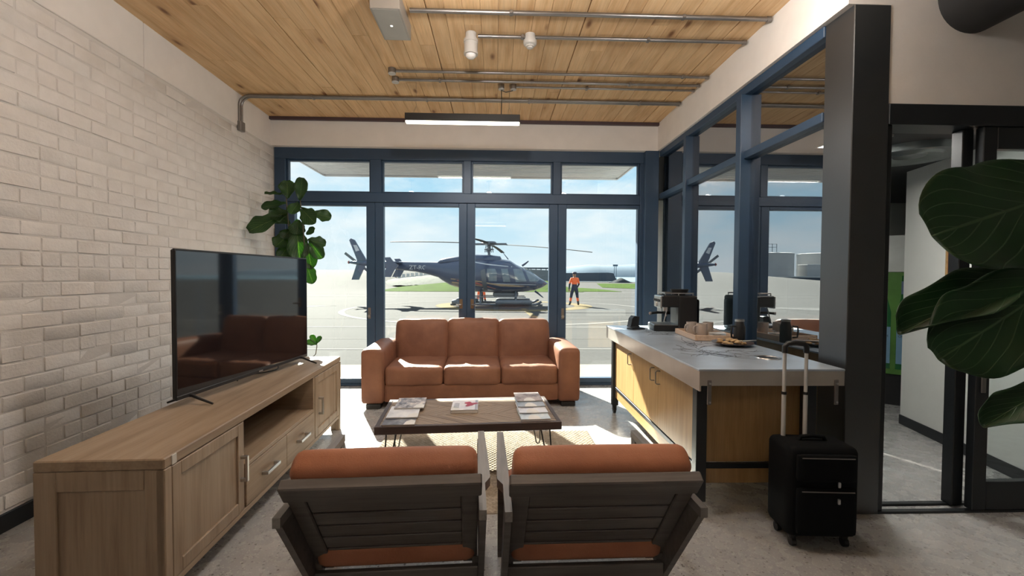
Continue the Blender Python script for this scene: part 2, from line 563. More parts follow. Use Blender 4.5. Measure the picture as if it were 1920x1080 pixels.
# ---- ceiling of pine boards
ce = MB(); ce.box(-3.2, 6.2, -4.2, 6.3, 3.325, 3.55)
ceil = struct(ce.build('ceiling', M['plaster'], smooth=0), 'pine board ceiling')
x = -2.82; k = 0
while x < 2.0:
    w_ = 0.128
    rr = random.Random(900+k)
    ys = [-0.6, 0.4+rr.uniform(0, 1.2), 3.0+rr.uniform(-.6, 2.2), 5.78]
    x1 = min(x+w_, 2.06)
    for y0, y1 in zip(ys[:-1], ys[1:]):
        pb = MB(); hx = (x1-x)/2; hy = (y1-y0)/2
        pb.box(-hx+.0008, hx-.0008, -hy+.0006, hy-.0006, 0, 0.025, 0.0018 if k % 8 else 0.004)
        pb.build('ceiling_plank', M['pine'], ceil, 0, loc=((x+x1)/2, (y0+y1)/2, 3.30))
    x = x1 + (0.006 if k % 9 == 8 else 0.0); k += 1
tr_ = MB(); tr_.box(-2.80, 2.03, 5.655, 5.70, 3.265, 3.30, 0.002)
M['trim_brown'] = plain('dark_brown_trim', (0.07, 0.04, 0.045), 0.5)
struct(tr_.build('trim_1', M['trim_brown']), 'dark brown strip between pine ceiling and white beam')

# ---- front wall: white concrete beam over the glazing
wf = MB(); wf.box(-3.2, 2.30, 5.70, 6.10, 2.965, 3.5)
struct(wf.build('wall_front', M['plaster'], smooth=0), 'white concrete beam above the window wall')
ws = MB(); ws.box(-3.1, -2.715, 5.80, 6.10, 0.0, 2.97)
struct(ws.build('wall_front_pier', M['plaster'], smooth=0), 'white end of the front wall')

# ---- window wall: outer frame, transom lights, glazed doors
Y0, Y1 = 5.80, 5.90
def framebox(*a): 
    q = MB()
    for bx in a: q.box(*bx, 0.004)
    return q
fr = framebox((-2.735, 2.02, Y0-.02, Y1+.02, 2.83, 2.966), (-2.735, -2.60, Y0-.02, Y1+.02, 0, 2.83), (1.82, 2.05, Y0-.02, Y1+.02, 0, 2.83),
              (-2.60, 1.82, Y0-.02, Y1+.02, 2.305, 2.42), (-2.60, 1.82, Y0, Y1+.04, 0.0, 0.030))
struct(fr.build('trim_2', M['frame']), 'dark aluminium frame of the window wall, glare blue in its colour')
upm = [(-2.60, -1.564), (-1.432, -0.410), (-0.316, 0.713), (0.808, 1.82)]
mul = framebox((-1.564, -1.432, Y0-.02, Y1+.02, 2.42, 2.83), (-0.410, -0.316, Y0-.02, Y1+.02, 2.42, 2.83), (0.713, 0.808, Y0-.02, Y1+.02, 2.42, 2.83))
struct(mul.build('trim_3', M['frame']), 'short mullions between the upper lights')
for i, (a, c) in enumerate(upm):
    q = MB(); wdt = 0.022
    for bx in ((a, a+wdt, 2.42, 2.83), (c-wdt, c, 2.42, 2.83), (a+wdt, c-wdt, 2.42, 2.42+wdt), (a+wdt, c-wdt, 2.83-wdt, 2.83)):
        q.box(bx[0], bx[1], Y0+.02, Y1-.02, bx[2], bx[3], 0.003)
    wo_ = struct(q.build('window_%d' % (i+1), M['frame']), 'upper light of the window wall')
    p = MB(); p.box(a+wdt-.004, c-wdt+.004, Y0+.045, Y0+.053, 2.42+wdt-.004, 2.83-wdt+.004)
    p.build('pane', M['glass'], wo_, 0)
dl = [(-2.60, -1.515, .10, .105), (-1.512, -0.369, .105, .10), (-0.366, 0.780, .10, .11), (0.783, 1.82, .107, .02)]
for i, (a, c, sl, sr) in enumerate(dl):
    q = MB(); zb, zt = 0.032, 2.303
    for bx in ((a, a+sl, zb, zt), (c-sr, c, zb, zt), (a+sl, c-sr, zb, 0.095), (a+sl, c-sr, zt-.045, zt)):
        q.box(bx[0], bx[1], Y0, Y1-.02, bx[2], bx[3], 0.004)
    do = struct(q.build('door_%d' % (i+1), M['frame']), 'glazed aluminium door of the window wall')
    p = MB(); p.box(a+sl-.005, c-sr+.005, Y0+.035, Y0+.043, 0.09, zt-.04)
    p.build('pane', M['glass'], do, 0)
M['brass'] = plain('worn_brass', (0.20, 0.14, 0.09), 0.45, 0.6)
def door_lock(di, x, z, side):
    do = bpy.data.objects['door_%d' % di]
    q = MB(); q.box(x-.017, x+.017, Y0-.008, Y0+.002, z-.07, z+.07, 0.004)
    pl = q.build('lock_plate', M['steel'], do)
    q = MB(); q.cyl((x, Y0-.028, z-.035), (x, Y0-.006, z-.035), .017, .017, 14); q.build('lock_cylinder', M['brushed'], pl)
for di, x in ((1, -1.585), (4, 0.85)):
    door_lock(di, x, 0.92, 1)
for di, x in ((2, -0.44), (3, -0.30)):
    do = bpy.data.objects['door_%d' % di]
    q = MB(); q.box(x-.02, x+.02, Y0-.006, Y0+.002, 0.98, 1.10, 0.003); pl = q.build('lock_plate', M['brass'], do)
    q = MB(); q.tube([(x, Y0-.004, 1.03), (x, Y0-.05, 1.03), (x+(-.10 if di == 2 else .10)*0.6, Y0-.05, 1.03)], .009, 8); q.build('lever', M['steel'], pl)
# jamb cover beside the right partition
q = framebox((1.86, 2.03, 5.70, 5.80, 0.0, 2.965)); struct(q.build('trim_4', M['frame']), 'dark corner post between windows and glass partition')

# ---- right side: white bulkhead over a tinted glass partition
q = MB(); q.box(2.01, 2.262, 2.60, 5.70, 2.965, 3.5)
struct(q.build('wall_right', M['plaster'], smooth=0), 'white bulkhead above the glass partition')
XG = 2.095
fx0, fx1 = 2.035, 2.115
q = framebox((fx0, fx1, 2.83, 5.70, 2.895, 2.964), (fx0, fx1, 2.83, 5.70, 2.372, 2.432), (fx0, fx1, 2.83, 5.70, 0.0, 0.09))
struct(q.build('trim_5', M['frame']), 'horizontal rails of the glass partition')
q = framebox((fx0-.02, fx1, 4.86, 4.925, 0.0, 2.90)); struct(q.build('trim_6', M['frame']), 'mullion of the glass partition near the windows')
q = framebox((fx0-.03, fx1+.02, 3.735, 3.815, 0.0, 2.90)); struct(q.build('trim_7', M['frame']), 'wide mullion in the middle of the glass partition')
k = 5
for (a, c) in ((4.93, 5.70), (3.82, 4.86), (2.84, 3.735)):
    for (z0, z1) in ((0.09, 2.372), (2.432, 2.895)):
        p = MB(); p.box(XG-.005, XG+.005, a-.01, c+.01, z0-.01, z1+.01)
        struct(p.build('window_%d' % k, M['tint'], smooth=0), 'dark reflective pane of the partition'); k += 1
# black steel column
q = MB(); q.box(2.045, 2.262, 2.596, 2.83, 0.0, 2.964, 0.004)
struct(q.build('column', M['col']), 'black steel column at the corner of the partition')

# ---- cross wall on the right with sliding glass door
q = MB(); q.box(2.262, 6.2, 2.60, 2.78, 2.405, 3.5)
struct(q.build('wall_right_cross', M['plaster'], smooth=0), 'white wall above the sliding office door')
q = framebox((2.262, 5.0, 2.592, 2.76, 2.285, 2.404), (2.262, 2.30, 2.61, 2.76, 0, 2.285))
q.box(2.262, 5.0, 2.600, 2.632, 0.0, 0.014); q.box(2.262, 5.0, 2.690, 2.722, 0.0, 0.014); 
struct(q.build('trim_8', M['black_frame']), 'black head frame and floor track of the sliding door')
q = framebox((2.775, 2.845, 2.66, 2.73, 0.015, 2.285)); struct(q.build('trim_9', M['black_frame']), 'black fixed post of the sliding door')
q = framebox((2.84, 2.925, 2.60, 2.65, 0.015, 2.283), (4.05, 4.13, 2.60, 2.65, 0.015, 2.283), (2.925, 4.05, 2.60, 2.65, 0.015, 0.185), (2.925, 4.05, 2.60, 2.65, 2.155, 2.283))
d5 = struct(q.build('door_5', M['black_frame']), 'black framed sliding glass door, slid open')
p = MB(); p.box(2.92, 4.055, 2.621, 2.629, 0.18, 2.16); p.build('pane', M['glass'], d5, 0)
q = MB(); q.box(2.868, 2.898, 2.592, 2.60, 0.72, 1.03, 0.003); hp = q.build('handle_plate', M['steel'], d5)
q = MB(); q.cyl((2.883, 2.580, 0.99), (2.883, 2.594, 0.99), .010, .010, 10); q.cyl((2.883, 2.580, 0.93), (2.883, 2.594, 0.93), .012, .012, 10); q.build('key_cylinder', M['brushed'], hp)
q = MB(); q.box(4.13, 6.2, 2.60, 2.78, 0, 2.405); struct(q.build('wall_right_return', M['plaster'], smooth=0), 'white wall beyond the sliding door')

# ---- the office behind the partition
ow = MB(); ow.box(0, 3.0, -0.12, 0.0, 0, 2.7)
owo = struct(ow.build('wall_office_side', M['office_wall'], smooth=0), 'pale office wall seen through the door')
p0 = Vector((3.55, 2.70)); p1 = Vector((3.885, 4.24)); dd = p1-p0
ow2 = MB(); L_ = dd.length; ow2.box(0, L_, -0.12, 0.0, 0, 2.40)
owo.data = ow2.mesh('wall_office_side', M['office_wall'], 0)
owo.location = (p0.x, p0.y, 0); owo.rotation_euler = (0, 0, math.atan2(dd.y, dd.x))
q = MB(); q.box(0, L_, 0.0, 0.012, 0, 0.09, 0.003); bo = q.build('baseboard_office', M['black_frame']); struct(bo, 'dark skirting of the office wall')
bo.location = owo.location; bo.rotation_euler = owo.rotation_euler
q = MB(); q.box(2.02, 6.2, 6.0, 6.1, 0, 2.97); struct(q.build('wall_office_back', M['office_wall'], smooth=0), 'far wall of the office')
q = MB(); q.box(6.1, 6.2, -4.2, 6.1, 0, 3.5); struct(q.build('wall_far_right', M['office_wall'], smooth=0), 'outer wall on the right')
q = MB(); q.box(2.12, 6.1, 2.78, 6.0, 2.40, 2.95); struct(q.build('ceiling_office', M['dark_ceiling'], smooth=0), 'dark office ceiling')
q = MB(); q.box(-3.2, 6.2, -4.3, -4.2, 0, 3.5); struct(q.build('wall_back', M['plaster'], smooth=0), 'rear wall behind the seating area')
# ================================================================== FURNITURE
def Rz(a): return Matrix.Rotation(a, 4, 'Z')
def Rx(a): return Matrix.Rotation(a, 4, 'X')
def Ry(a): return Matrix.Rotation(a, 4, 'Y')
def T(*p): return Matrix.Translation(p)

# ---- sofa (local x to the right, y to the back)
S = thing('leather_sofa', 'three-seat tan leather sofa in front of the glass doors', 'sofa', (-0.245, 4.80, 0), R(2.0))
hw = 1.155
def wr(seed, a):
    r_ = random.Random(seed); ph = [r_.uniform(0, 6) for _ in range(6)]
    def f(o, p):
        w = math.sin(o.x*13+ph[0])*math.sin(o.y*11+ph[1])*math.sin(o.z*12+ph[2]) + .6*math.sin(o.x*29+ph[3]+o.y*7)*math.sin(o.z*23+ph[4])
        return o + Vector((w*.4, w*.5, w))*a
    return f
for sx in (-1, 1):
    q = MB(); x_ = sx*(hw-.118)
    def armshape(o, p, sx=sx):
        k = max(0, (0.12-(o.z+.335))/.12)       # tuck in towards the foot
        return Vector((o.x - sx*0.03*k*k*(1 if o.x*sx > 0 else 0), o.y+.02*k*k*(1 if o.y < 0 else 0), o.z+.012*(1-p[0]**2)*(p[2] > .99)))
    q.puff((.235, .92, .565), .035, 11, (.012, 0, .012), T(x_, .46, .335), armshape); q.build('arm', M['tan_leather'], S, 60)
    q = MB(); q.box(sx*(hw-.20), sx*(hw-.05), .03, .16, 0, .055, .006); q.build('foot', M['black'], S)
    q = MB(); q.box(sx*(hw-.20), sx*(hw-.05), .74, .86, 0, .055, .006); q.build('foot', M['black'], S)
q = MB(); q.puff((2*hw-.46, .80, .20), .025, 7, (0, 0, 0), T(0, .45, .155)); q.build('base', M['tan_leather'], S, 60)
q = MB(); q.puff((2*hw-.44, .12, .70), .05, 9, (0, .01, 0), T(0, .86, .40)); q.build('back_frame', M['tan_leather'], S, 60)
cw = (2*hw-.47)/3
for i in range(3):
    xc = (i-1)*cw
    q = MB(); q.puff((cw-.004, .72, .205), .045, 17, (.004, .012, .012), T(xc, .39, .333), wr(i, .004)); q.build('seat_cushion', M['tan_leather'], S, 60)
    q = MB(); q.puff((cw+.016, .165, .54), .065, 17, (.006, .025, .006), T(xc, .795, .598 + (.010 if i == 1 else 0)) @ Rx(R(-12)), wr(i+9, .006)); q.build('back_cushion', M['tan_leather'], S, 60)

# ---- coffee table with chevron strips and hairpin legs
CT = thing('coffee_table', 'low coffee table with chevron wood top on black hairpin legs', 'table', (-0.196, 3.405, .017), R(4.2))
tw, td, tz, th = 1.26, .67, .38, .055
q = MB(); bw = .03
q.box(-tw/2, tw/2, -td/2, -td/2+bw, tz-th, tz, .003); q.box(-tw/2, tw/2, td/2-bw, td/2, tz-th, tz, .003)
q.box(-tw/2, -tw/2+bw, -td/2+bw, td/2-bw, tz-th, tz, .003); q.box(tw/2-bw, tw/2, -td/2+bw, td/2-bw, tz-th, tz, .003)
q.box(-tw/2+bw, tw/2-bw, -td/2+bw, td/2-bw, tz-th, tz-.012)
q.build('edge_frame', M['table_edge'], CT)
def clip(poly, x0, x1, y0, y1):
    for ax, lim, sg in ((0, x0, 1), (0, x1, -1), (1, y0, 1), (1, y1, -1)):
        out = []
        for i in range(len(poly)):
            a, c = poly[i], poly[(i+1) % len(poly)]
            da, dc = (a[ax]-lim)*sg, (c[ax]-lim)*sg
            if da >= 0: out.append(a)
            if (da >= 0) != (dc >= 0):
                u = da/(da-dc); out.append((a[0]+(c[0]-a[0])*u, a[1]+(c[1]-a[1])*u))
        poly = out
        if len(poly) < 3: return []
    return poly
ix, iy = tw/2-bw-.001, td/2-bw-.001
nb = 3; bh = 2*iy/nb
for r_ in range(nb):
    ya = -iy+r_*bh; yb = ya+bh; sl = 1.25 if r_ % 2 else -1.25
    step = .062; x = -ix-.5
    while x < ix+.5:
        A, Bx = x, x+step-.0025
        dx = bh*sl
        poly = [(A, ya), (Bx, ya), (Bx+dx, yb), (A+dx, yb)]
        if sl < 0: poly = [(A-dx, ya), (Bx-dx, ya), (Bx, yb), (A, yb)]
        poly = clip(poly, -ix, ix, ya+.001, yb-.001)
        if len(poly) >= 3:
            cx = sum(p_[0] for p_ in poly)/len(poly); cy = sum(p_[1] for p_ in poly)/len(poly)
            a_ = math.atan2(bh, dx)
            ca, sa = math.cos(-a_), math.sin(-a_)
            loc = [((p_[0]-cx)*ca-(p_[1]-cy)*sa, (p_[0]-cx)*sa+(p_[1]-cy)*ca) for p_ in poly]
            q = MB(); q.prism(loc, -.011, random.uniform(-.0015, .0)); q.build('wood_strip', M['table_wood'], CT, 0, loc=(cx, cy, tz), rot=(0, 0, a_))
        x += step
for sx in (-1, 1):
    for sy in (-1, 1):
        q = MB(); ax_, ay_ = sx*(tw/2-.10), sy*(td/2-.09)
        bx_, by_ = ax_+sx*.035, ay_+sy*.03
        for (ux, uy) in ((1, 0), (0, 1)):
            pass
        # U bent from one rod, splayed outwards
        d = Vector((-sx*.5, sy*.5, 0)).normalized()
        top1 = Vector((ax_, ay_, tz-th))+d*.055; top2 = Vector((ax_, ay_, tz-th))-d*.055
        bot = Vector((bx_, by_, .006)); 
        pts = [top1, bot+d*.022+Vector((0,0,.04)), bot+d*.016+Vector((0,0,.012)), bot, bot-d*.016+Vector((0,0,.012)), bot-d*.022+Vector((0,0,.04)), top2]
        q.tube(pts, .0052, 8); q.box(ax_-.06, ax_+.06, ay_-.06, ay_+.06, tz-th-.004, tz-th, .001)
        q.build('hairpin_leg', M['black'], CT, 60)

# ---- rug
m, t, b = newmat('jute_rug')
v = coords(t)
t.links.new(ramp(t, noise(t, v, 30, 4), [(0.3, (0.27, 0.228, 0.178)), (0.7, (0.40, 0.35, 0.285))]), b.inputs['Base Color'])
setp(b, rough=0.95, spec=0.1)
bump(t, b, noise(t, v, 220, 3), 0.5, 0.004)
M['jute'] = m
q = MB(); rw, rl = 1.78, 1.40
def rugf(u, w_):
    x = (u-.5)*rw; y = (w_-.5)*rl
    row = math.floor(y/.022); ph = .5*PI*(row % 2)
    h = abs(math.sin(PI*x/.034+ph))**.6*abs(math.sin(PI*y/.022))**.6
    e = min(1, min(u, 1-u)*rw/.012, min(w_, 1-w_)*rl/.012)
    return (x, y, .004+e*(.004+.009*h))
q.grid(rugf, 330, 255)
q.box(-rw/2, rw/2, -rl/2, rl/2, 0, .0045)
rug = q.build('rug', M['jute'], smooth=60); rug.location = (-.055, 3.355, 0); rug.rotation_euler = (0, 0, R(.6))
tag(rug, 'chunky woven beige jute rug under the coffee table', 'rug')

# ---- magazines
def magazine(name, px, py, pz, rz, w_, l_, thick, label, cover, spine=(.6,.6,.62), extra=None, group='magazines on the coffee table', tilt=0):
    m, t, b = newmat('cover_print')
    tcn = N(t, 'ShaderNodeTexCoord'); 
    sp_ = N(t, 'ShaderNodeMapping'); sp_.inputs['Scale'].default_value = (7, 5, 1); t.links.new(tcn.outputs['Object'], sp_.inputs[0])
    nz = noise(t, sp_.outputs[0], cover[3], 5, .6)
    t.links.new(ramp(t, nz, [(0.36, cover[0]), (0.5, cover[1]), (0.64, cover[2])]), b.inputs['Base Color'])
    setp(b, rough=.42, spec=.35)
    o = thing(name, label, 'magazine', (px, py, pz), rz, group)
    if tilt: o.rotation_euler = (tilt, 0, rz)
    q = MB(); q.box(-w_/2+.002, w_/2-.002, -l_/2+.002, l_/2-.002, .0004, thick-.0006); q.build('pages', M['paper'], o, 0)
    def cov(u, w__):
        x = (u-.5)*w_; y = (w__-.5)*l_
        return (x, y, thick+.0015*math.sin(u*5+px*9)*(1-w__)**2)
    q = MB(); q.grid(cov, 8, 8); q.v += [(x, y, z-.0008) for x, y, z in q.v]; n_ = len(q.v)//2
    q.f += [tuple(i+n_ for i in reversed(f)) for f in list(q.f)]; q.m += q.m[:]
    q.box(-w_/2-.0006, -w_/2+.0002, -l_/2, l_/2, 0, thick)
    c_ = q.build('cover', m, o, 60)
    if extra: extra(c_, w_, l_, thick)
    return o
M['paper'] = plain('paper', (.72, .71, .68), .7)
M['red_print'] = plain('red_print', (.45, .05, .10), .3)
M['blue_print'] = plain('blue_print', (.12, .16, .26), .3)
M['white_print'] = plain('white_print', (.8, .8, .82), .3)
ctl = lambda x, y: (-0.196+x*math.cos(R(4.2))-y*math.sin(R(4.2)), 3.405+x*math.sin(R(4.2))+y*math.cos(R(4.2)))
zt = tz+.0175
def lines(c_, w_, l_, th_):
    q = MB()
    for i in range(5): q.box(-w_*.40, -w_*.40+w_*random.uniform(.2, .5), l_*(.30-.1*i), l_*(.30-.1*i)+.006, th_+.0012, th_+.0020)
    q.build('print_lines', M['blue_print'], c_, 0)
def figure(c_, w_, l_, th_):
    q = MB(); pts = []
    for i in range(22):
        a = 2*PI*i/22; r_ = .045*(1+.35*math.sin(3*a+1)+.2*math.sin(5*a))
        pts.append((w_*.2+r_*math.cos(a)*.9, .02+r_*math.sin(a)*1.2))
    q.prism(pts, th_+.0012, th_+.0020); q.build('red_flower_print', M['red_print'], c_, 0)
    q = MB(); q.box(w_*.40, w_*.43, -l_*.48, l_*.48, th_+.0010, th_+.0018); q.box(w_*.455, w_*.475, -l_*.48, l_*.48, th_+.0010, th_+.0018); q.build('print_stripe', M['blue_print'], c_, 0)
    q = MB()
    for i in range(4): q.box(-w_*.42, -w_*.22, l_*(.1-.12*i), l_*(.1-.12*i)+.005, th_+.0012, th_+.0020)
    q.build('print_lines', M['blue_print'], c_, 0)
a_ = R(4.2)
x_, y_ = ctl(-.475, -.185); magazine('magazine', x_, y_, zt, a_, .215, .28, .008, 'dark magazine lowest in the left row on the coffee table', ((.10,.10,.11),(.16,.16,.18),(.32,.33,.36),1.5), extra=lines)
x_, y_ = ctl(-.468, -.06); magazine('magazine', x_, y_, zt+.0098, a_, .215, .28, .008, 'pale curled magazine in the middle of the left row', ((.55,.56,.60),(.68,.69,.72),(.78,.78,.80),1.2))
x_, y_ = ctl(-.440, .135); magazine('magazine', x_, y_, zt+.0196, a_, .215, .28, .008, 'colourful magazine at the back of the left row', ((.10,.09,.09),(.42,.40,.42),(.75,.68,.62),2.6), extra=lines)
x_, y_ = ctl(-.03, .05); magazine('magazine', x_, y_, zt, a_+R(-3), .195, .265, .024, 'thick white magazine with pink picture in the centre of the table', ((.74,.73,.78),(.80,.80,.84),(.66,.66,.72),1.0), extra=figure)
x_, y_ = ctl(.455, -.175); magazine('magazine', x_, y_, zt, a_, .205, .28, .016, 'pale blue magazine nearest the chairs in the right row', ((.42,.50,.58),(.58,.66,.72),(.72,.78,.80),1.6), extra=lines)
x_, y_ = ctl(.458, -.055); magazine('magazine', x_, y_, zt+.0178, a_, .205, .28, .008, 'white wavy magazine second in the right row', ((.55,.58,.66),(.70,.72,.78),(.78,.79,.82),1.2), extra=lines)
x_, y_ = ctl(.462, .07); magazine('magazine', x_, y_, zt+.0276, a_, .205, .28, .007, 'slate grey magazine third in the right row', ((.20,.24,.30),(.33,.38,.45),(.45,.48,.52),1.2))
x_, y_ = ctl(.468, .175); magazine('magazine', x_, y_, zt+.0364, a_, .20, .25, .007, 'brownish magazine at the back of the right row', ((.13,.10,.10),(.36,.31,.31),(.55,.48,.46),1.3))

# ---- two lounge chairs seen from behind
bd = Vector((0, -.597, .802)); bn = Vector((0, .802, .597))
def lounge_chair(cx, cy, rz, label):
    o = thing('lounge_chair', label, 'chair', (cx, cy, 0), rz, 'wooden lounge chairs facing the sofa')
    W2 = .352
    for s in (-1, 1):
        q = MB(); xa, xb = s*(W2-.022), s*(W2+.022)
        lo, hi = (xa, xb) if s > 0 else (xb, xa)
        # armrest: narrows behind with an angled cut on the outside
        out = W2+.026; inn = W2-.022
        poly = [(inn+.006, .41), (out-.010, .41), (out, -.02), (out, -.14), (out-.022, -.19), (out-.022, -.40), (inn, -.40), (inn, -.02)]
        poly = [(s*x, y) for x, y in poly]
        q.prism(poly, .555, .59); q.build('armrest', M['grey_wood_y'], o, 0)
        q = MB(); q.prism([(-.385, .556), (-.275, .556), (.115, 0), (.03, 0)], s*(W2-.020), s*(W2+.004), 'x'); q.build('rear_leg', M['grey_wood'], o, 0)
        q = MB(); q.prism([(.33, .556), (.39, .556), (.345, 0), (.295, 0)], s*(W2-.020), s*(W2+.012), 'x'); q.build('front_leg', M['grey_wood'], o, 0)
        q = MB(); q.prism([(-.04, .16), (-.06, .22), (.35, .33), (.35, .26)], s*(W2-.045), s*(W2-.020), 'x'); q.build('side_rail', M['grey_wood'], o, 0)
        # stile of the back frame
        base = Vector((s*(W2-.055), -.02, .20))
        Mx = Matrix(((1,0,0,base.x),(0,bd.y,bn.y,base.y),(0,bd.z,bn.z,base.z),(0,0,0,1)))
        q = MB(); q.box(-.030, .030, -.02, .60, -.016, .016, .004, Mx); q.build('back_stile', M['grey_wood'], o)
    base = Vector((0, -.02, .20))
    Mx = Matrix(((1,0,0,base.x),(0,bd.y,bn.y,base.y),(0,bd.z,bn.z,base.z),(0,0,0,1)))
    q = MB(); q.box(-W2+.012, W2-.012, .535, .62, -.020, .022, .005, Mx); q.build('top_rail', M['grey_wood'], o)
    q = MB(); q.box(-W2+.085, W2-.085, -.02, .045, -.014, .014, .004, Mx); q.build('bottom_rail', M['grey_wood'], o)
    for i in range(5):
        a = .058+i*.095
        q = MB(); q.box(-W2+.085, W2-.085, a, a+.082, -.008, .008, .003, Mx); q.build('back_slat', M['grey_wood'], o)
    q = MB(); q.box(-W2+.02, W2-.02, -.075, -.045, .125, .185, .004); q.build('rear_seat_rail', M['grey_wood'], o)
    q = MB(); q.box(-W2+.02, W2-.02, .325, .35, .25, .335, .004); q.build('front_seat_rail', M['grey_wood'], o)
    q = MB(); q.puff((2*W2-.052, .60, .125), .045, 13, (0, 0, .015), Mx @ T(0, .335, .080) , None); q.build('back_cushion', M['orange_leather'], o, 60)
    q = MB(); q.puff((2*W2-.06, .50, .12), .04, 11, (0, 0, .015), T(0, .145, .315) @ Rx(R(13))); q.build('seat_cushion', M['orange_leather'], o, 60)
    return o
lounge_chair(-.405, 1.945, R(3.0), 'grey wooden lounge chair with tan leather cushions, nearer the television')
lounge_chair(.383, 1.955, R(1.0), 'grey wooden lounge chair with tan leather cushions, nearer the counter')

# ---- television console (local x along its length, y to the back)
cang = math.atan2(2.33, -.085)
CN = thing('television_console', 'long washed-wood television console with doors and drawers', 'cabinet', (-1.325, 1.86, 0), cang)
L, D, Hc = 2.335, .49, .66
def part(name, boxes, mat, parent, bev=.003, label=None):
    q = MB()
    for b_ in boxes: q.box(*b_, bev)
    return q.build(name, mat, parent, label=label)
part('top', [(.0, L, -.002, D, .615, Hc)], M['acacia'], CN, .005)
part('corner_inlay', [(.045, .075, -.0045, .0, .617, .657)], M['paper'], CN, .001)
M['inlay'] = plain('pale_inlay', (.55, .53, .48), .4)
bpy.data.objects[[o for o in bpy.data.objects.keys() if o.startswith('corner_inlay')][-1]].data.materials[0] = M['inlay']
# end panels with frame and recessed field
for nm, x0, x1, xo in (('near', 0.0, .04, 0.0), ('far', L-.04, L, L)):
    sgn = 1 if nm == 'near' else -1
    e = part('end_frame', [(x0, x1, .0, .075, .0, .615), (x0, x1, D-.085, D, .0, .615), (x0, x1, .075, D-.085, .535, .615), (x0, x1, .075, D-.085, .10, .17)], M['acacia_v'], CN)
    part('end_panel', [(x0+.010, x1-.010, .07, D-.08, .16, .54)], M['acacia_v'], e)
part('front_post', [(.0, .044, -.004, .03, .0, .615)], M['acacia_v'], CN)
part('front_post', [(L-.05, L, -.004, .03, .0, .615)], M['acacia_v'], CN)
part('bottom', [(.04, L-.04, .0, D-.01, .105, .135)], M['acacia'], CN)
part('back_panel', [(.04, L-.04, D-.012, D-.002, .12, .615)], M['acacia'], CN)
part('divider', [(.620, .640, .006, D-.012, .135, .615)], M['acacia_y'], CN)
part('divider', [(1.658, 1.685, .0, D-.012, .135, .615)], M['acacia_y'], CN)
part('shelf', [(.640, 1.658, .0, D-.012, .352, .376)], M['acacia'], CN)
part('shelf_recess_lining', [(.642, 1.656, D-.03, D-.012, .376, .614)], M['black'], CN)
def cab_door(x0, x1, z0, z1, hx):
    fw_ = .058
    d_ = part('cabinet_door', [(x0, x0+fw_, -.004, .020, z0, z1), (x1-fw_, x1, -.004, .020, z0, z1), (x0+fw_, x1-fw_, -.004, .020, z0, z0+fw_), (x0+fw_, x1-fw_, -.004, .020, z1-fw_, z1)], M['acacia_v'], CN)
    part('door_panel', [(x0+fw_-.004, x1-fw_+.004, .006, .016, z0+fw_-.004, z1-fw_+.004)], M['acacia_v'], d_)
    z = .372
    part('handle', [(hx-.009, hx+.009, -.040, -.028, z-.068, z+.068), (hx-.009, hx+.009, -.030, -.004, z-.068, z-.052), (hx-.009, hx+.009, -.030, -.004, z+.052, z+.068)], M['brushed'], d_, .0015)
cab_door(.047, .618, .140, .612, .588)
cab_door(1.688, L-.052, .140, .612, 1.765)
for x0, x1 in ((.643, 1.163), (1.167, 1.656)):
    d_ = part('drawer', [(x0, x1, -.003, .30, .140, .350)], M['acacia'], CN)
    xm = (x0+x1)/2; z = .245
    part('handle', [(xm-.085, xm+.085, -.040, -.028, z-.009, z+.009), (xm-.085, xm-.069, -.03, -.003, z-.009, z+.009), (xm+.069, xm+.085, -.03, -.003, z-.009, z+.009)], M['brushed'], d_, .0015)

# ---- television
tn = Vector((-1.744, 2.55)); tf = Vector((-1.609, 3.95)); td_ = tf-tn
TV = thing('television', 'large black flat-screen television on the wooden console', 'television', ((tn.x+tf.x)/2, (tn.y+tf.y)/2, Hc), math.atan2(td_.y, td_.x))
TL = td_.length; zb, ztv = .045, .878
m, t, b = newmat('tv_screen')
v = coords(t)
t.links.new(ramp(t, noise(t, v, 2, 2), [(0, (.006,.007,.009)), (1, (.008,.009,.012))]), b.inputs['Base Color'])
setp(b, rough=.05, spec=.85)
M['screen'] = m
part('screen', [(-TL/2+.008, TL/2-.008, -.004, .004, zb+.022, ztv-.010)], M['screen'], TV, .0008)
part('bezel', [(-TL/2, TL/2, -.0055, .010, ztv-.010, ztv), (-TL/2, TL/2, -.0055, .010, zb, zb+.022), (-TL/2, -TL/2+.008, -.0055, .010, zb+.022, ztv-.010), (TL/2-.008, TL/2, -.0055, .010, zb+.022, ztv-.010)], M['black'], TV, .002)
part('back_housing', [(-TL/2+.004, TL/2-.004, .004, .028, zb+.004, ztv-.004), (-TL*.36, TL*.36, .026, .062, zb+.03, zb+.42)], M['black'], TV, .006)
part('badge', [(.03, .075, -.0065, -.0045, zb+.006, zb+.014)], M['brushed'], TV, .0005)
for sx in (-1, 1):
    q = MB(); x_ = sx*(TL/2-.10)
    q.tube([(x_-sx*0, -.135, .006), (x_, -.06, .032), (x_, -.015, .050), (x_, .03, .050), (x_, .075, .028), (x_+sx*.0, .135, .006)], [.006, .008, .010, .010, .008, .006], 8)
    q.build('foot', M['black'], TV, 60)
q = MB(); pts = []
for i in range(16):
    u = i/15; pts.append((-.05+.55*u, .10+.05*math.sin(u*7), .005 if i < 13 else .005+.03*(i-12)))
q.tube(pts, .004, 6)
cb = q.build('power_cable', M['black'], None, 60); cb.location = TV.location; cb.rotation_euler = TV.rotation_euler
tag(cb, 'thin black cable lying on the console behind the television', 'cable')

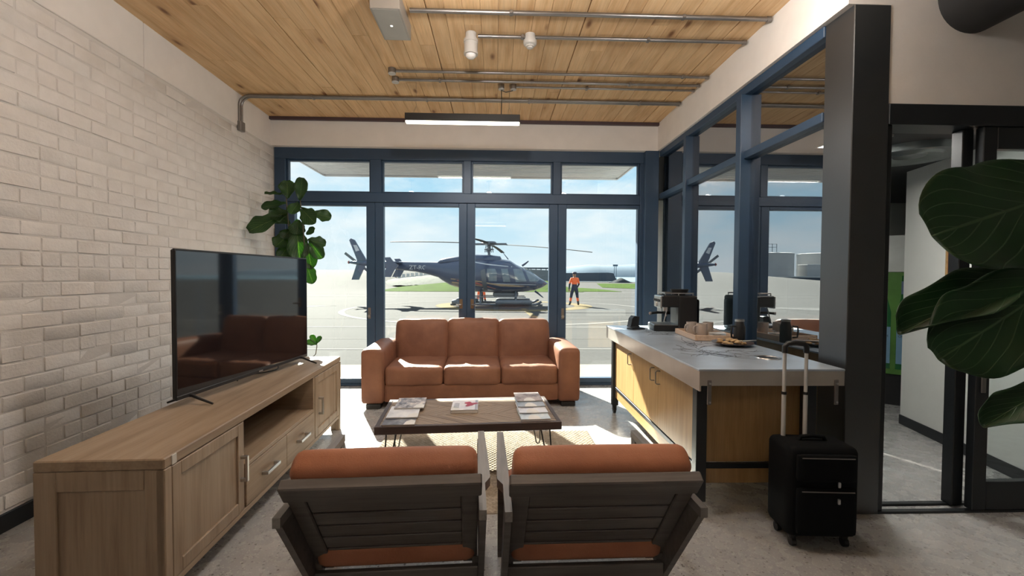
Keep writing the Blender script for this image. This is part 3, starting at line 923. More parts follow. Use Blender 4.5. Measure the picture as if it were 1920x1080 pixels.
# ---- coffee counter
CT2 = thing('coffee_counter', 'oak coffee counter on castors with grey metal top', 'counter', (1.13, 2.50, 0), R(-.6))
cx1, cy1, zc = .83, 2.25, .885     # width, length, height
part('worktop', [(0, cx1, 0, cy1, zc-.012, zc)], M['hot_rolled'], CT2, .002)
part('worktop_edge', [(.004, .014, .0, cy1, zc-.125, zc-.012), (.014, cx1, .004, .014, zc-.095, zc-.012), (.014, cx1, cy1-.014, cy1-.004, zc-.095, zc-.012)], M['zinc_edge'], CT2, .0015)
part('carcass', [(.078, cx1-.03, .205, cy1-.16, .285, zc-.014)], M['oak'], CT2, .003)
M['end_oak'] = wood('dull_oak_end', (.20, .125, .055), (.15, .09, .038), (.25, .16, .075), 2, 1.2, .55, 15)
part('end_panel', [(.10, cx1-.06, .185, .204, .288, zc-.014)], M['oak'], CT2, .002)
for yy in (.10, cy1-.16):
    for xx in (.035, cx1-.15):
        lg = part('leg', [(xx, xx+.062, yy, yy+.062, .085, zc-.10)], M['black_frame'], CT2, .003)
        q = MB(); cxx, cyy = xx+.031, yy+.031
        q.cyl((cxx-.012, cyy+.012, .035), (cxx+.012, cyy+.012, .035), .035, .035, 16); q.cyl((cxx, cyy, .06), (cxx, cyy, .088), .020, .024, 12)
        q.box(cxx-.018, cxx-.013, cyy-.012, cyy+.03, .03, .075); q.box(cxx+.013, cxx+.018, cyy-.012, cyy+.03, .03, .075)
        q.build('castor', M['black'], lg, 40)
part('bottom_rail', [(.055, .080, .165, cy1-.165, .255, .285), (.10, cx1-.152, .165, .19, .255, .285)], M['black_frame'], CT2, .002)
part('skirt', [(.066, .082, .165, cy1-.165, .165, .254)], M['oak_x'], CT2, .002)
part('skirt', [(.10, cx1-.152, .172, .186, .165, .254)], M['oak'], CT2, .002)
ys = [cy1-.165, 1.445, .825, .172]
for i in range(3):
    ya, yb = ys[i+1]+.002, ys[i]-.002
    d_ = part('cabinet_door', [(.060, .078, ya, yb, .290, zc-.128)], M['oak'], CT2, .0015)
    hy = {0: ya+.075, 1: ya+.085, 2: yb-.035}[i]; z = .662
    q = MB(); q.tube([(.060, hy, z+.048), (.036, hy, z+.048), (.027, hy, z+.040), (.027, hy, z-.040), (.036, hy, z-.048), (.060, hy, z-.048)], .0045, 8); q.build('handle', M['steel'], d_, 60)
for yy, in ((.0,),):
    for xx in (.05, cx1-.06):
        q = MB(); q.box(xx, xx+.022, -.004, .006, zc-.20, zc-.06, .002); b_ = q.build('bracket', M['steel'], CT2)
        q = MB(); q.cyl((xx+.011, -.010, zc-.185), (xx+.011, -.003, zc-.185), .006, .006, 8); q.cyl((xx+.011, -.010, zc-.08), (xx+.011, -.003, zc-.08), .006, .006, 8); q.build('bolt', M['brushed'], b_)
# line drawing etched on the worktop
q = MB(); rr = random.Random(3)
def branch(p, a, l, d):
    pts = [Vector(p)]
    for i in range(6):
        a += rr.uniform(-.35, .35)
        pts.append(pts[-1]+Vector((math.cos(a), math.sin(a), 0))*l/6)
        if d and rr.random() < .6: branch(pts[-1], a+rr.choice((-1, 1))*rr.uniform(.5, 1.1), l*.55, d-1)
    q.tube([Vector((max(.05, min(cx1-.08, p_.x)), max(.05, min(cy1-.1, p_.y)), zc+.0004)) for p_ in pts], .0022, 4)
branch((.24, .50, 0), 1.2, .42, 2); branch((.20, .46, 0), .5, .34, 2); branch((.35, .95, 0), 1.6, .40, 2); branch((.18, 1.45, 0), 1.0, .35, 2); branch((.45, .40, 0), 2.6, .3, 2)
q.v = [(x, y, zc+.0002+(z-zc-.0004)*.25) for x, y, z in q.v]
q.build('etched_drawing', M['ink'], CT2, 0)
# bin ring let into the worktop
q = MB(); q.lathe([(.058, .0005), (.060, .004), (.075, .005), (.078, .001)], 28, (.60, .36, zc)); rg = q.build('waste_ring', M['brushed'], CT2, 50)
q = MB(); q.lathe([(.0, .0006), (.060, .0014)], 28, (.60, .36, zc)); q.build('waste_opening', M['black'], rg, 0)
# ================================================================== THINGS ON THE COUNTER
ZC = zc+.0012
def lathe_obj(name, prof, mat, loc, label=None, cat=None, group=None, n=24, parent=None):
    q = MB(); q.lathe(prof, n)
    o = q.build(name, mat, parent, 50, loc=loc)
    if cat: tag(o, label, cat, group)
    return o
# payment terminal on a stand
o = thing('card_terminal', 'small black card terminal standing at the far end of the counter', 'card reader', (1.40, 4.62, ZC), R(8))
part('base', [(-.05, .05, -.045, .045, 0, .012)], M['black'], o, .003)
q = MB(); q.prism([(-.045, .010), (.040, .010), (.048, .105), (-.005, .112), (-.030, .085)], -.042, .042, 'y'); q.build('housing', M['black'], o)
q = MB(); q.box(-.001, .001, -.034, .034, 0, .050, .0, T(-.036, 0, .030) @ Ry(R(12))); q.build('display', M['screen'], o, 0)
o = thing('tablet', 'flat black phone lying beside the card terminal', 'phone', (1.36, 4.40, ZC), R(20))
part('body', [(-.075, .075, -.05, .05, 0, .011)], M['black'], o, .004)
part('display', [(-.068, .068, -.044, .044, .0108, .0118)], M['screen'], o, .0005)
# espresso machine, front towards -X
E_ = thing('espresso_machine', 'black and steel espresso machine on the counter beside the partition', 'coffee machine', (1.72, 4.36, ZC), R(-8))
part('drip_tray_base', [(-.22, .02, -.15, .15, 0, .055)], M['black'], E_, .006)
part('drip_grille', [(-.215, .0, -.142, .142, .055, .060)], M['brushed'], E_, .002)
part('body', [(.0, .17, -.16, .16, 0, .335)], M['black'], E_, .014)
part('head', [(-.145, .02, -.155, .155, .225, .335)], M['black'], E_, .010)
fp = part('front_panel', [(-.162, -.143, -.150, .150, .215, .330)], M['brushed'], E_, .006)
q = MB()
for i in range(5): q.cyl((-.172, -.11+i*.055, .285), (-.160, -.11+i*.055, .285), .013, .012, 14)
q.build('button', M['black'], fp)
q = MB(); q.cyl((-.175, .0, .245), (-.160, .0, .245), .022, .022, 18); q.build('gauge', M['white_plastic'], fp)
q = MB(); q.cyl((-.075, 0, .175), (-.075, 0, .226), .034, .036, 18); q.build('group_head', M['brushed'], E_)
q = MB(); q.cyl((-.075, 0, .150), (-.075, 0, .178), .036, .036, 18); q.tube([(-.105, -.0, .163), (-.16, -.02, .166), (-.235, -.05, .160)], [.010, .013, .012], 10); pf = q.build('portafilter', M['black'], E_, 40)
q = MB(); q.tube([(-.228, -.047, .160), (-.242, -.053, .159)], .0145, 10); q.cyl((-.075, -.012, .13), (-.075, -.012, .15), .006, .006, 8); q.cyl((-.075, .012, .13), (-.075, .012, .15), .006, .006, 8); q.build('chrome_cap', M['brushed'], pf)
q = MB(); q.tube([(-.09, -.12, .225), (-.10, -.125, .19), (-.12, -.13, .11), (-.125, -.135, .085)], .005, 8); q.build('steam_wand', M['brushed'], E_, 60)
part('cup_rail', [(-.12, .14, -.14, -.134, .350, .362), (-.12, .14, .134, .14, .350, .362), (-.12, -.114, -.14, .14, .350, .362)] + [(a_, a_+.008, b_, b_+.006, .334, .352) for a_ in (-.12, .0, .13) for b_ in (-.14, .134)], M['brushed'], E_, .001)
q = MB(); q.lathe([(.05, .335), (.075, .36), (.085, .385), (.085, .392), (.0, .394)], 20, (.05, .02, 0)); q.build('bean_hopper', M['black'], E_, 40)
part('water_tank', [(.17, .20, -.12, .12, .03, .30)], M['screen'], E_, .010)
# tray with mugs and saucers
TR = thing('serving_tray', 'pale wooden serving tray with raised rim on the counter', 'tray', (1.775, 3.83, ZC), R(-4))
M['tray'] = wood('pale_tray_wood', (.62, .45, .33), (.52, .37, .26), (.68, .52, .40), 1, 1, .5, 12)
tx, ty = .17, .25
part('tray_floor', [(-tx+.01, tx-.01, -ty+.01, ty-.01, 0, .010)], M['tray'], TR, .002)
for nm, bx in (('x', (-tx, -tx+.012, -ty, ty, 0, .045)), ('x', (tx-.012, tx, -ty, ty, 0, .045)), ('y', (-tx+.012, tx-.012, -ty, -ty+.012, 0, .045)), ('y', (-tx+.012, tx-.012, ty-.012, ty, 0, .045))):
    part('tray_rim', [bx], M['tray'], TR, .004)
M['stone_mug'] = plain('stoneware_grey', (.40, .35, .31), .35, 0, .06)
M['china'] = plain('white_china', (.70, .68, .66), .2, 0, .03)
def mug(x, y, z, rz, label, r_=.043, h=.108, mat='stone_mug'):
    o = thing('mug', label, 'mug', (x, y, z), rz, 'mugs on the tray')
    q = MB(); q.lathe([(0, 0), (r_*.92, 0), (r_, .006), (r_, h), (r_-.004, h), (r_-.005, .008), (0, .007)], 24); q.build('cup', M[mat], o, 50)
    q = MB(); q.tube([(r_-.002, 0, h*.82), (r_+.022, 0, h*.80), (r_+.030, 0, h*.62), (r_+.028, 0, h*.40), (r_+.014, 0, h*.24), (r_-.002, 0, h*.22)], .0055, 8); q.build('handle', M[mat], o, 60)
zt_ = ZC+.0105
mug(1.705, 3.93, zt_, R(200), 'grey stoneware mug at the far left of the tray')
mug(1.735, 3.80, zt_, R(185), 'grey stoneware mug nearest the camera on the tray')
mug(1.845, 3.92, zt_, R(30), 'grey stoneware mug at the back of the tray by the glass')
for k in range(4):
    q = MB(); q.lathe([(0, .0), (.030, .0), (.058, .008), (.068, .011), (.067, .013), (.05, .008), (0, .004)], 26)
    s_ = q.build('saucer', M['china'], None, 50, loc=(1.838, 3.735, zt_+k*.0085)); tag(s_, ['lowest', 'second', 'third', 'topmost'][k]+' white saucer in the small stack on the tray', 'saucer', 'stacked saucers on the tray')
for k in range(3):
    q = MB(); a_ = R(100+14*k)
    q.tube([(0, 0, 0), (.05, 0, .004), (.09, 0, .003)], [.0035, .002, .0025], 6); q.puff((.034, .022, .006), .0028, 5, (0, 0, 0), T(.105, 0, .002))
    s_ = q.build('teaspoon', M['brushed'], None, 60, loc=(1.862+.012*k, 3.705+.006*k, zt_+.048+.0)); s_.rotation_euler = (0, 0, a_)
    tag(s_, 'small steel teaspoon lying on the saucers, %s of three' % ['left', 'middle', 'right'][k], 'spoon', 'teaspoons on the saucers')
# plate of biscuits and a pair of tongs
PL = thing('biscuit_plate', 'round dark plate heaped with biscuits on the counter', 'plate', (1.77, 3.36, ZC), 0)
M['dark_plate'] = plain('dark_glaze', (.10, .07, .06), .25)
q = MB(); q.lathe([(0, 0), (.07, 0), (.11, .012), (.145, .022), (.145, .026), (.11, .017), (0, .006)], 32); q.build('dish', M['dark_plate'], PL, 50)
M['biscuit'] = plain('biscuit', (.42, .28, .14), .8, 0, .25, 90, .5, 25)
rr = random.Random(11)
for k in range(14):
    q = MB(); q.puff((.042, .038, .014), .006, 6, (0, 0, .004))
    r_ = .085*math.sqrt(rr.random()); a_ = rr.uniform(0, 6.28)
    b_ = q.build('biscuit', M['biscuit'], None, 60, loc=(1.76+r_*math.cos(a_), 3.36+r_*math.sin(a_), ZC+.020+.005*(k % 4)+(.0 if r_ > .05 else .005)), rot=(rr.uniform(-.35, .35), rr.uniform(-.35, .35), a_))
    tag(b_, 'small golden biscuit in the heap on the dark plate', 'biscuit', 'biscuits heaped on the plate')
q = MB(); q.tube([(-.07, -.010, .0), (.03, -.008, .006), (.09, 0, .008), (.03, .008, .006), (-.07, .010, .0)], [.006, .004, .005, .004, .006], 6)
tg = q.build('tongs', M['brushed'], None, 60, loc=(1.855, 3.30, ZC+.038), rot=(0, R(4), R(25))); tag(tg, 'steel tongs resting on the rim of the biscuit plate', 'tongs')
# black jug
J = thing('black_jug', 'black vacuum jug standing by the partition mullion', 'jug', (1.905, 3.515, ZC), R(200))
q = MB(); q.lathe([(0, 0), (.040, 0), (.042, .01), (.042, .12), (.032, .155), (.030, .165), (0, .166)], 24); q.build('body', M['black'], J, 40)
q = MB(); q.lathe([(0, .162), (.036, .165), (.034, .182), (.0, .186)], 20); q.build('lid', M['brushed'], J, 40)
q = MB(); q.tube([(.046, 0, .13), (.082, 0, .128), (.086, 0, .09), (.080, 0, .045), (.048, 0, .04)], .007, 8); q.build('handle', M['black'], J, 60)

# ================================================================== SUITCASE
SU = thing('suitcase', 'black trolley suitcase with extended silver handle beside the counter', 'suitcase', (1.69, 2.37, 0), R(-4))
M['nylon'] = plain('black_nylon', (.006, .007, .008), .8, 0, .15, 300, .2, spec=.12)
M['bar_silver'] = plain('silver_anodised', (.62, .62, .61), .4, .25, .04)
sw, sdp = .178, .115
q = MB(); q.puff((2*sw, 2*sdp, .47), .035, 11, (0, .006, 0), T(0, 0, .295)); q.build('shell', M['nylon'], SU, 60)
q = MB(); q.puff((2*sw-.06, .03, .24), .013, 7, (0, 0, 0), T(0, -sdp-.012, .21)); pk = q.build('front_pocket', M['nylon'], SU, 60)
q = MB(); q.tube([(-.13, -sdp-.029, .315), (.13, -sdp-.029, .315)], .003, 6); q.build('zip', M['steel'], pk)
q = MB(); q.puff((2*sw-.06, .028, .14), .012, 7, (0, 0, 0), T(0, -sdp-.010, .43)); pk = q.build('front_pocket', M['nylon'], SU, 60)
q = MB(); q.tube([(-.13, -sdp-.026, .485), (.13, -sdp-.026, .485)], .003, 6); q.build('zip', M['steel'], pk)
for z in (.355, .27): 
    q = MB(); q.puff((.014, .012, .028), .004, 5, (0,0,0), T(.05, -sdp-.032, z)); q.build('zip_pull', M['brushed'], SU, 60)
q = MB(); q.tube([(-.07, -.0, .525), (-.06, 0, .548), (0, 0, .555), (.06, 0, .548), (.07, 0, .525)], .011, 8); q.build('carry_handle', M['nylon'], SU, 60)
for sx in (-1, 1):
    q = MB(); x_ = -.055+sx*.058
    q.cyl((x_, sdp-.045, .50), (x_, sdp-.045, .77), .0115, .0115, 12); q.cyl((x_, sdp-.045, .765), (x_, sdp-.045, 1.005), .0095, .0095, 12)
    q.build('handle_bar', M['bar_silver'], SU, 40)
    q = MB(); q.cyl((x_, sdp-.045, .757), (x_, sdp-.045, .772), .0135, .0135, 12); q.build('bar_collar', M['black'], SU, 40)
q = MB(); q.tube([(-.113, sdp-.045, .985), (-.113, sdp-.045, 1.02), (-.098, sdp-.045, 1.036), (-.055, sdp-.045, 1.04), (-.012, sdp-.045, 1.036), (.003, sdp-.045, 1.02), (.003, sdp-.045, .985)], .0145, 10); q.build('grip', M['black'], SU, 60)
for sx in (-1, 1):
    for sy in (-1, 1):
        q = MB(); x_, y_ = sx*(sw-.045), sy*(sdp-.045)
        q.cyl((x_-.011, y_, .024), (x_+.011, y_, .024), .024, .024, 14); q.cyl((x_, y_, .04), (x_, y_, .066), .016, .02, 10); q.build('wheel', M['black'], SU, 40)

# ================================================================== CEILING SERVICES
ZP = 3.30
def conduit(y, x0, x1, label, n=1, cat='conduit', clips=(), bend=None, gap=.035, r_=.011, box=None):
    o = thing('conduit', label, cat, (x0, y, ZP-.022), 0, 'galvanised conduits under the ceiling')
    for k in range(n):
        q = MB(); yy = k*gap
        if bend:
            pts = [(0, yy, -bend), (0, yy, -.10)]
            for a in range(1, 6):
                th_ = a/6*PI/2; pts.append((.10-.10*math.cos(th_), yy, -.10+.10*math.sin(th_)))
            pts += [(.10, yy, 0), (x1-x0, yy, 0)]
            q.tube(pts, r_, 10)
        else:
            q.cyl((0, yy, 0), (x1-x0, yy, 0), r_, r_, 10)
        q.build('pipe', M['steel'], o, 50)
    for c in clips:
        q = MB(); q.box(c-x0-.012, c-x0+.012, -.022, (n-1)*gap+.022, -.014, .012, .003); q.build('saddle_clip', M['steel'], o)
    q = MB()
    for k in range(n): q.cyl((x1-x0-.03, k*gap, 0), (x1-x0, k*gap, 0), r_+.004, r_+.004, 12)
    q.build('end_coupling', M['steel'], o, 40)
    return o
conduit(3.33, -.62, 1.995, 'single conduit running from the grey ceiling box', 1, clips=(.1, 1.35), r_=.016)
conduit(3.66, -.15, 1.995, 'single conduit linking siren and smoke detector', 1, clips=(.2, 1.2), r_=.014)
conduit(4.31, -.93, 1.995, 'conduit starting from the farther-left round box, nearer the camera of the pair', 1, clips=(1.75,), r_=.0125)
conduit(4.50, -.94, 1.995, 'conduit just behind its twin, starting from a round box', 1, clips=(-.55, 1.3), r_=.0125)
conduit(4.62, .17, 1.995, 'short conduit ending at the pendant lamp boxes', 1, clips=(.9,), r_=.0105)
co = conduit(4.965, wl_x(4.96)+.022, 1.995, 'double conduit nearest the windows bending down the brick wall', 2, clips=(-1.95, -.75, .35, 1.55), bend=.27, gap=.04, r_=.0135)
q = MB(); q.box(-.016, .026, -.022, .062, -.37, -.27, .004); q.build('end_box', M['steel'], co)
def round_box(x, y, label, r_=.035):
    o = thing('junction_box', label, 'junction box', (x, y, ZP), 0, 'round conduit boxes')
    q = MB(); q.lathe([(0, -.045), (r_, -.045), (r_, 0), (0, 0)], 18); q.build('box', M['steel'], o, 40)
    q = MB(); q.lathe([(0, -.053), (r_*.94, -.052), (r_+.001, -.045), (0, -.0445)], 18); q.build('lid', M['white_plastic'], o, 40)
round_box(-.965, 4.31, 'round white-lidded box at the end of the nearer twin conduit')
round_box(-.975, 4.50, 'round white-lidded box at the end of the farther twin conduit')
round_box(.045, 4.62, 'round box from which the pendant lamp cord hangs', .030)
round_box(.165, 4.62, 'round box just right of the pendant lamp cord', .030)
q = MB(); q.tube([(.05, 4.62, ZP-.058), (.09, 4.62, ZP-.075), (.16, 4.62, ZP-.058)], .004, 6); c_ = q.build('flex_cable', M['black'], None, 60)
tag(c_, 'short black flex looped between two ceiling boxes', 'cable')
# grey ceiling box
o = thing('ceiling_box', 'grey metal box mounted on the pine ceiling', 'box', (-.755, 3.45, ZP), 0)
q = MB(); q.box(-.10, .10, -.30, .12, -.115, 0, .003); q.build('housing', plain('grey_sheet', (.36, .34, .31), .45, .5, .05), o)
q = MB(); q.box(-.085, .085, -.29, .105, -.118, -.1145, .001); q.build('lid', plain('grey_sheet_lid', (.40, .38, .35), .4, .5, .05), o)
q = MB(); q.box(-.008, .008, -.095, -.08, -.1195, -.1175); q.build('indicator', emit('indicator_white', (.9, .9, .85), .8), o)
# siren / beacon
o = thing('alarm_sounder', 'cylindrical alarm sounder with clear beacon on the ceiling', 'alarm', (-.205, 3.66, ZP), 0)
q = MB(); q.lathe([(0, 0), (.042, 0), (.044, -.05), (.056, -.052), (.056, -.075), (.052, -.077), (.052, -.15), (.056, -.152), (.055, -.168), (0, -.168)], 28); q.build('body', M['white_plastic'], o, 40)
q = MB(); q.lathe([(.040, -.166), (.038, -.185), (.022, -.198), (0, -.201)], 24); q.build('beacon_lens', plain('clear_lens', (.75, .73, .70), .12, 0, .03), o, 50)
# smoke detector
o = thing('smoke_detector', 'round white smoke detector on the ceiling conduit', 'detector', (.26, 3.66, ZP), 0)
q = MB(); q.lathe([(0, 0), (.040, 0), (.042, -.045), (.052, -.048), (.054, -.066), (.050, -.080), (.036, -.088), (.033, -.098), (0, -.100)], 28); q.build('body', M['white_plastic'], o, 40)
q = MB(); q.lathe([(.024, -.098), (.023, -.108), (.015, -.113), (0, -.114)], 20); q.build('sensor_cap', M['white_plastic'], o, 40)
# pendant lamps: one in view, the other an unseen fill lamp added at the rear
M['led'] = emit('led_diffuser', (1.0, .93, .74), 3.2)
def pendant(x, y, z, label, rz=0, up_w=0.0, down_w=0.0, box=None):
    o = thing('pendant_lamp', label, 'lamp', (x, y, z), rz, 'black linear pendant lamps')
    part('housing', [(-.565, .565, -.035, .035, .012, .085)], M['black'], o, .003)
    part('diffuser', [(-.560, .560, -.032, .032, -.006, .013)], M['led'], o, .005)
    q = MB(); q.tube([(.38, .02, ZP-z-.055), (.383, .01, .25), (.38, 0, .09)], .0045, 6); q.build('cord', M['black'], o, 60)
    for x_ in (-.46, .46):
        q = MB(); q.tube([(x_, 0, ZP-z), (x_, 0, .16), (x_-.03, 0, .085)], .0012, 5); q.tube([(x_, 0, .16), (x_+.03, 0, .085)], .0012, 5); q.build('suspension_wire', M['steel'], o, 60)
    if up_w:
        part('upper_diffuser', [(-.560, .560, -.030, .030, .084, .090)], M['led'], o, .002)
    for w_, zz, rx in ((up_w, .096, PI), (down_w, -.012, 0)):
        if w_:
            l_ = bpy.data.lights.new('lamp_light', 'AREA'); l_.shape = 'RECTANGLE'; l_.size = 1.1; l_.size_y = .06
            l_.energy = w_; l_.color = (1.0, .97, .93)
            lo = bpy.data.objects.new('lamp_light', l_); COL.objects.link(lo); lo.parent = o; lo.location = (0, 0, zz); lo.rotation_euler = (rx, 0, 0)
    return o
pendant(-.335, 4.60, 2.905, 'slim black linear pendant lamp with glowing white diffuser before the windows', 0, 0, 10.0)
pendant(-.3, -.9, 2.75, 'added fill lamp, black linear pendant behind the lounge chairs', 0, REAR_FILL_UP, 0)
for k_, (x_, y_, z_, e_) in enumerate(FILL_GLOBES):  # unseen globes added as fill light over the lounge
    o = thing('fill_globe_lamp', ['added opal globe fill lamp above the console side of the lounge', 'added opal globe fill lamp above the middle of the lounge', 'added opal globe fill lamp above the counter side of the lounge'][k_], 'lamp', (x_, y_, ZP), 0, 'added opal globe fill lamps')
    q = MB(); q.lathe([(0, 0), (.05, 0), (.05, -.02), (0, -.025)], 18); q.build('ceiling_rose', M['black'], o, 40)
    q = MB(); q.cyl((0, 0, -.02), (0, 0, z_-ZP+.085), .006, .006, 8); q.cyl((0, 0, z_-ZP+.08), (0, 0, z_-ZP+.12), .02, .014, 12); q.build('stem', M['black'], o, 40)
    q = MB(); q.lathe([(.085*math.sin(i/14*PI), -.085*math.cos(i/14*PI)) for i in range(15)], 24, (0, 0, z_-ZP)); q.build('globe', emit('opal_fill_globe_%d' % k_, (1.0, .955, .91), e_), o, 60)
o = thing('fill_panel_lamp', 'added fill lamp, small square panel under the office ceiling behind the column', 'lamp', (2.60, 3.3, 2.40), 0)  # unseen panel added to brighten the office wall beyond the door
part('frame', [(-.17, .17, -.17, -.15, -.014, 0), (-.17, .17, .15, .17, -.014, 0), (-.17, -.15, -.15, .15, -.014, 0), (.15, .17, -.15, .15, -.014, 0)], M['white_plastic'], o, .001)
part('diffuser', [(-.15, .15, -.15, .15, -.010, 0)], emit('fill_panel_diffuser', (1, .97, .90), OFFICE_FILL_W/(.09*PI)), o, .001)
# black duct along the right-hand room
q = MB(); q.cyl((2.735, -3.9, 3.012), (2.735, 2.60, 3.012), .198, .198, 40)
d_ = thing('ventilation_duct', 'fat black round duct running into the white wall', 'duct', (2.735, 2.60, 3.012), 0)
q.v = [(x-2.735, y-2.60, z-3.012) for x, y, z in q.v]; q.build('pipe', plain('black_duct', (.012, .012, .012), .6), d_, 40)
for y in (-.55, -1.75): 
    q = MB(); q.cyl((0, y, 0), (0, y+.03, 0), .204, .204, 40); q.build('joint_band', M['black'], d_, 40)

# ================================================================== OFFICE THINGS
o = thing('pinboard', 'orange-brown cork pinboard on the office wall', 'board', (0, 0, 0), 0)
wa = math.atan2(dd.y, dd.x); o.location = (3.55+.76*math.cos(wa), 2.70+.76*math.sin(wa), 1.52); o.rotation_euler = (0, 0, wa)
part('cork', [(-.25, .25, .002, .012, -.16, .37)], plain('cork', (.36, .13, .045), .9, 0, .3, 120, .4, 40), o, .001)
part('frame', [(-.27, .27, .0, .018, -.18, -.16), (-.27, .27, .0, .018, .37, .39), (-.27, -.25, .0, .018, -.16, .37), (.25, .27, .0, .018, -.16, .37)], M['oak_x'], o, .002)
part('note', [(-.02, .13, .013, .015, -.10, .02)], M['paper'], o, .0003)
# drinks fridge
F_ = thing('drinks_fridge', 'tall drinks fridge with green bottle graphics behind the column', 'fridge', (4.42, 5.18, 0), R(-40.5))
part('base', [(-.33, .33, -.28, .30, 0, .34)], M['black'], F_, .006)
M['fridge_green'] = plain('green_graphic', (.09, .22, .045), .3, 0, .3, 0, 0, 3)
M['fridge_dgreen'] = plain('bottle_green', (.02, .12, .04), .2, 0, .2, 0, 0, 6)
part('cabinet', [(-.33, .33, -.30, .30, .34, 1.46)], M['fridge_green'], F_, .006)
hd = part('header_sign', [(-.33, .33, -.31, .30, 1.46, 1.86)], plain('header_white', (.62, .64, .61), .4), F_, .006)
lm = plain('label_blue', (.16, .30, .42), .4)
me = text_mesh('CKINE', .075, M['ink'], .001)
for x in (-.27, -.10, .07, .24):
    q = MB(); q.prism([(x-.062, .40), (x+.062, .40), (x+.062, 1.02), (x+.028, 1.18), (x+.024, 1.42), (x-.024, 1.42), (x-.028, 1.18), (x-.062, 1.02)], -.306, -.300, 'y'); g = q.build('bottle_print', M['fridge_dgreen'], F_, 0)
    q = MB(); q.box(x-.060, x+.060, -.309, -.306, .46, .86); l_ = q.build('label_print', lm, g, 0)
    q = MB(); q.box(x-.028, x+.028, -.309, -.306, 1.22, 1.36); q.build('neck_print', M['blue_print'], g, 0)
    o_ = link('label_lettering', me, g, loc=(x, -.310, .76), rot=(R(90), 0, 0)); o_.scale = (.42, .42, 1)
me = text_mesh('EGARO', .12, M['ink'], .001); link('sign_lettering', me, hd, loc=(-.06, -.313, 1.62), rot=(R(90), 0, 0)).scale = (.7, .7, 1)
q = MB(); pts = [(-.06+.15*math.cos(i/40*2*PI), -.312, 1.66+.14*math.sin(i/40*2*PI)) for i in range(40)]; q.tube(pts, .004, 5, True); q.build('logo_ring', M['ink'], hd, 60)
# round metal diffuser on the office ceiling
o = thing('ceiling_diffuser', 'round silvery air diffuser under the dark office ceiling', 'vent', (3.27, 3.55, 2.40), 0)
q = MB(); q.lathe([(.0, -.05), (.10, -.045), (.11, -.03), (.20, -.055), (.215, -.035), (.32, -.05), (.335, 0), (0, 0)], 36); q.build('cone', plain('dull_alloy', (.20, .22, .22), .3, .8, .1), o, 40)

# ================================================================== PLANTS
def leafmat(name, c1, c2, vein, trans=.25):
    m, t, b = newmat(name)
    tcn = N(t, 'ShaderNodeTexCoord')
    sx_ = N(t, 'ShaderNodeSeparateXYZ'); t.links.new(tcn.outputs['UV'], sx_.inputs[0])
    v = coords(t, 'Object', (1,1,1), 9)
    col = ramp(t, noise(t, v, 9, 4), [(.3, c2), (.7, c1)])
    # midrib and side veins from the leaf's own coordinates
    ab = N(t, 'ShaderNodeMath', operation='ABSOLUTE'); t.links.new(sx_.outputs[1], ab.inputs[0])
    mid = ramp(t, ab.outputs[0], [(.012, 1.0), (.035, 0.0)])
    a1 = N(t, 'ShaderNodeMath', operation='MULTIPLY'); a1.inputs[1].default_value = .55; t.links.new(ab.outputs[0], a1.inputs[0])
    s1 = N(t, 'ShaderNodeMath', operation='SUBTRACT'); t.links.new(sx_.outputs[0], s1.inputs[0]); t.links.new(a1.outputs[0], s1.inputs[1])
    nzv = N(t, 'ShaderNodeMath', operation='MULTIPLY'); nzv.inputs[1].default_value = 7.0; t.links.new(s1.outputs[0], nzv.inputs[0])
    fr_ = N(t, 'ShaderNodeMath', operation='PINGPONG'); fr_.inputs[1].default_value = .5; t.links.new(nzv.outputs[0], fr_.inputs[0])
    side = ramp(t, fr_.outputs[0], [(.015, .8), (.06, 0.0)])
    fac = mix(t, 1.0, mid, side, 'LIGHTEN')
    t.links.new(mix(t, fac, col, vein), b.inputs['Base Color'])
    setp(b, rough=.38)
    bump(t, b, fac, .35, .006)
    tl = N(t, 'ShaderNodeBsdfTranslucent'); 
    t.links.new(mix(t, 1.0, mix(t, fac, col, vein), (2.2, 2.4, 1.0), 'MULTIPLY'), tl.inputs[0])
    ms = N(t, 'ShaderNodeMixShader'); ms.inputs[0].default_value = trans
    out = t.nodes['Material Output']
    t.links.new(b.outputs[0], ms.inputs[1]); t.links.new(tl.outputs[0], ms.inputs[2]); t.links.new(ms.outputs[0], out.inputs[0])
    return m
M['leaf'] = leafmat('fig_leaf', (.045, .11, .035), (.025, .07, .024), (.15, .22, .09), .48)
M['leaf_dark'] = leafmat('fig_leaf_dark', (.014, .050, .016), (.008, .033, .010), (.050, .095, .042), .10)
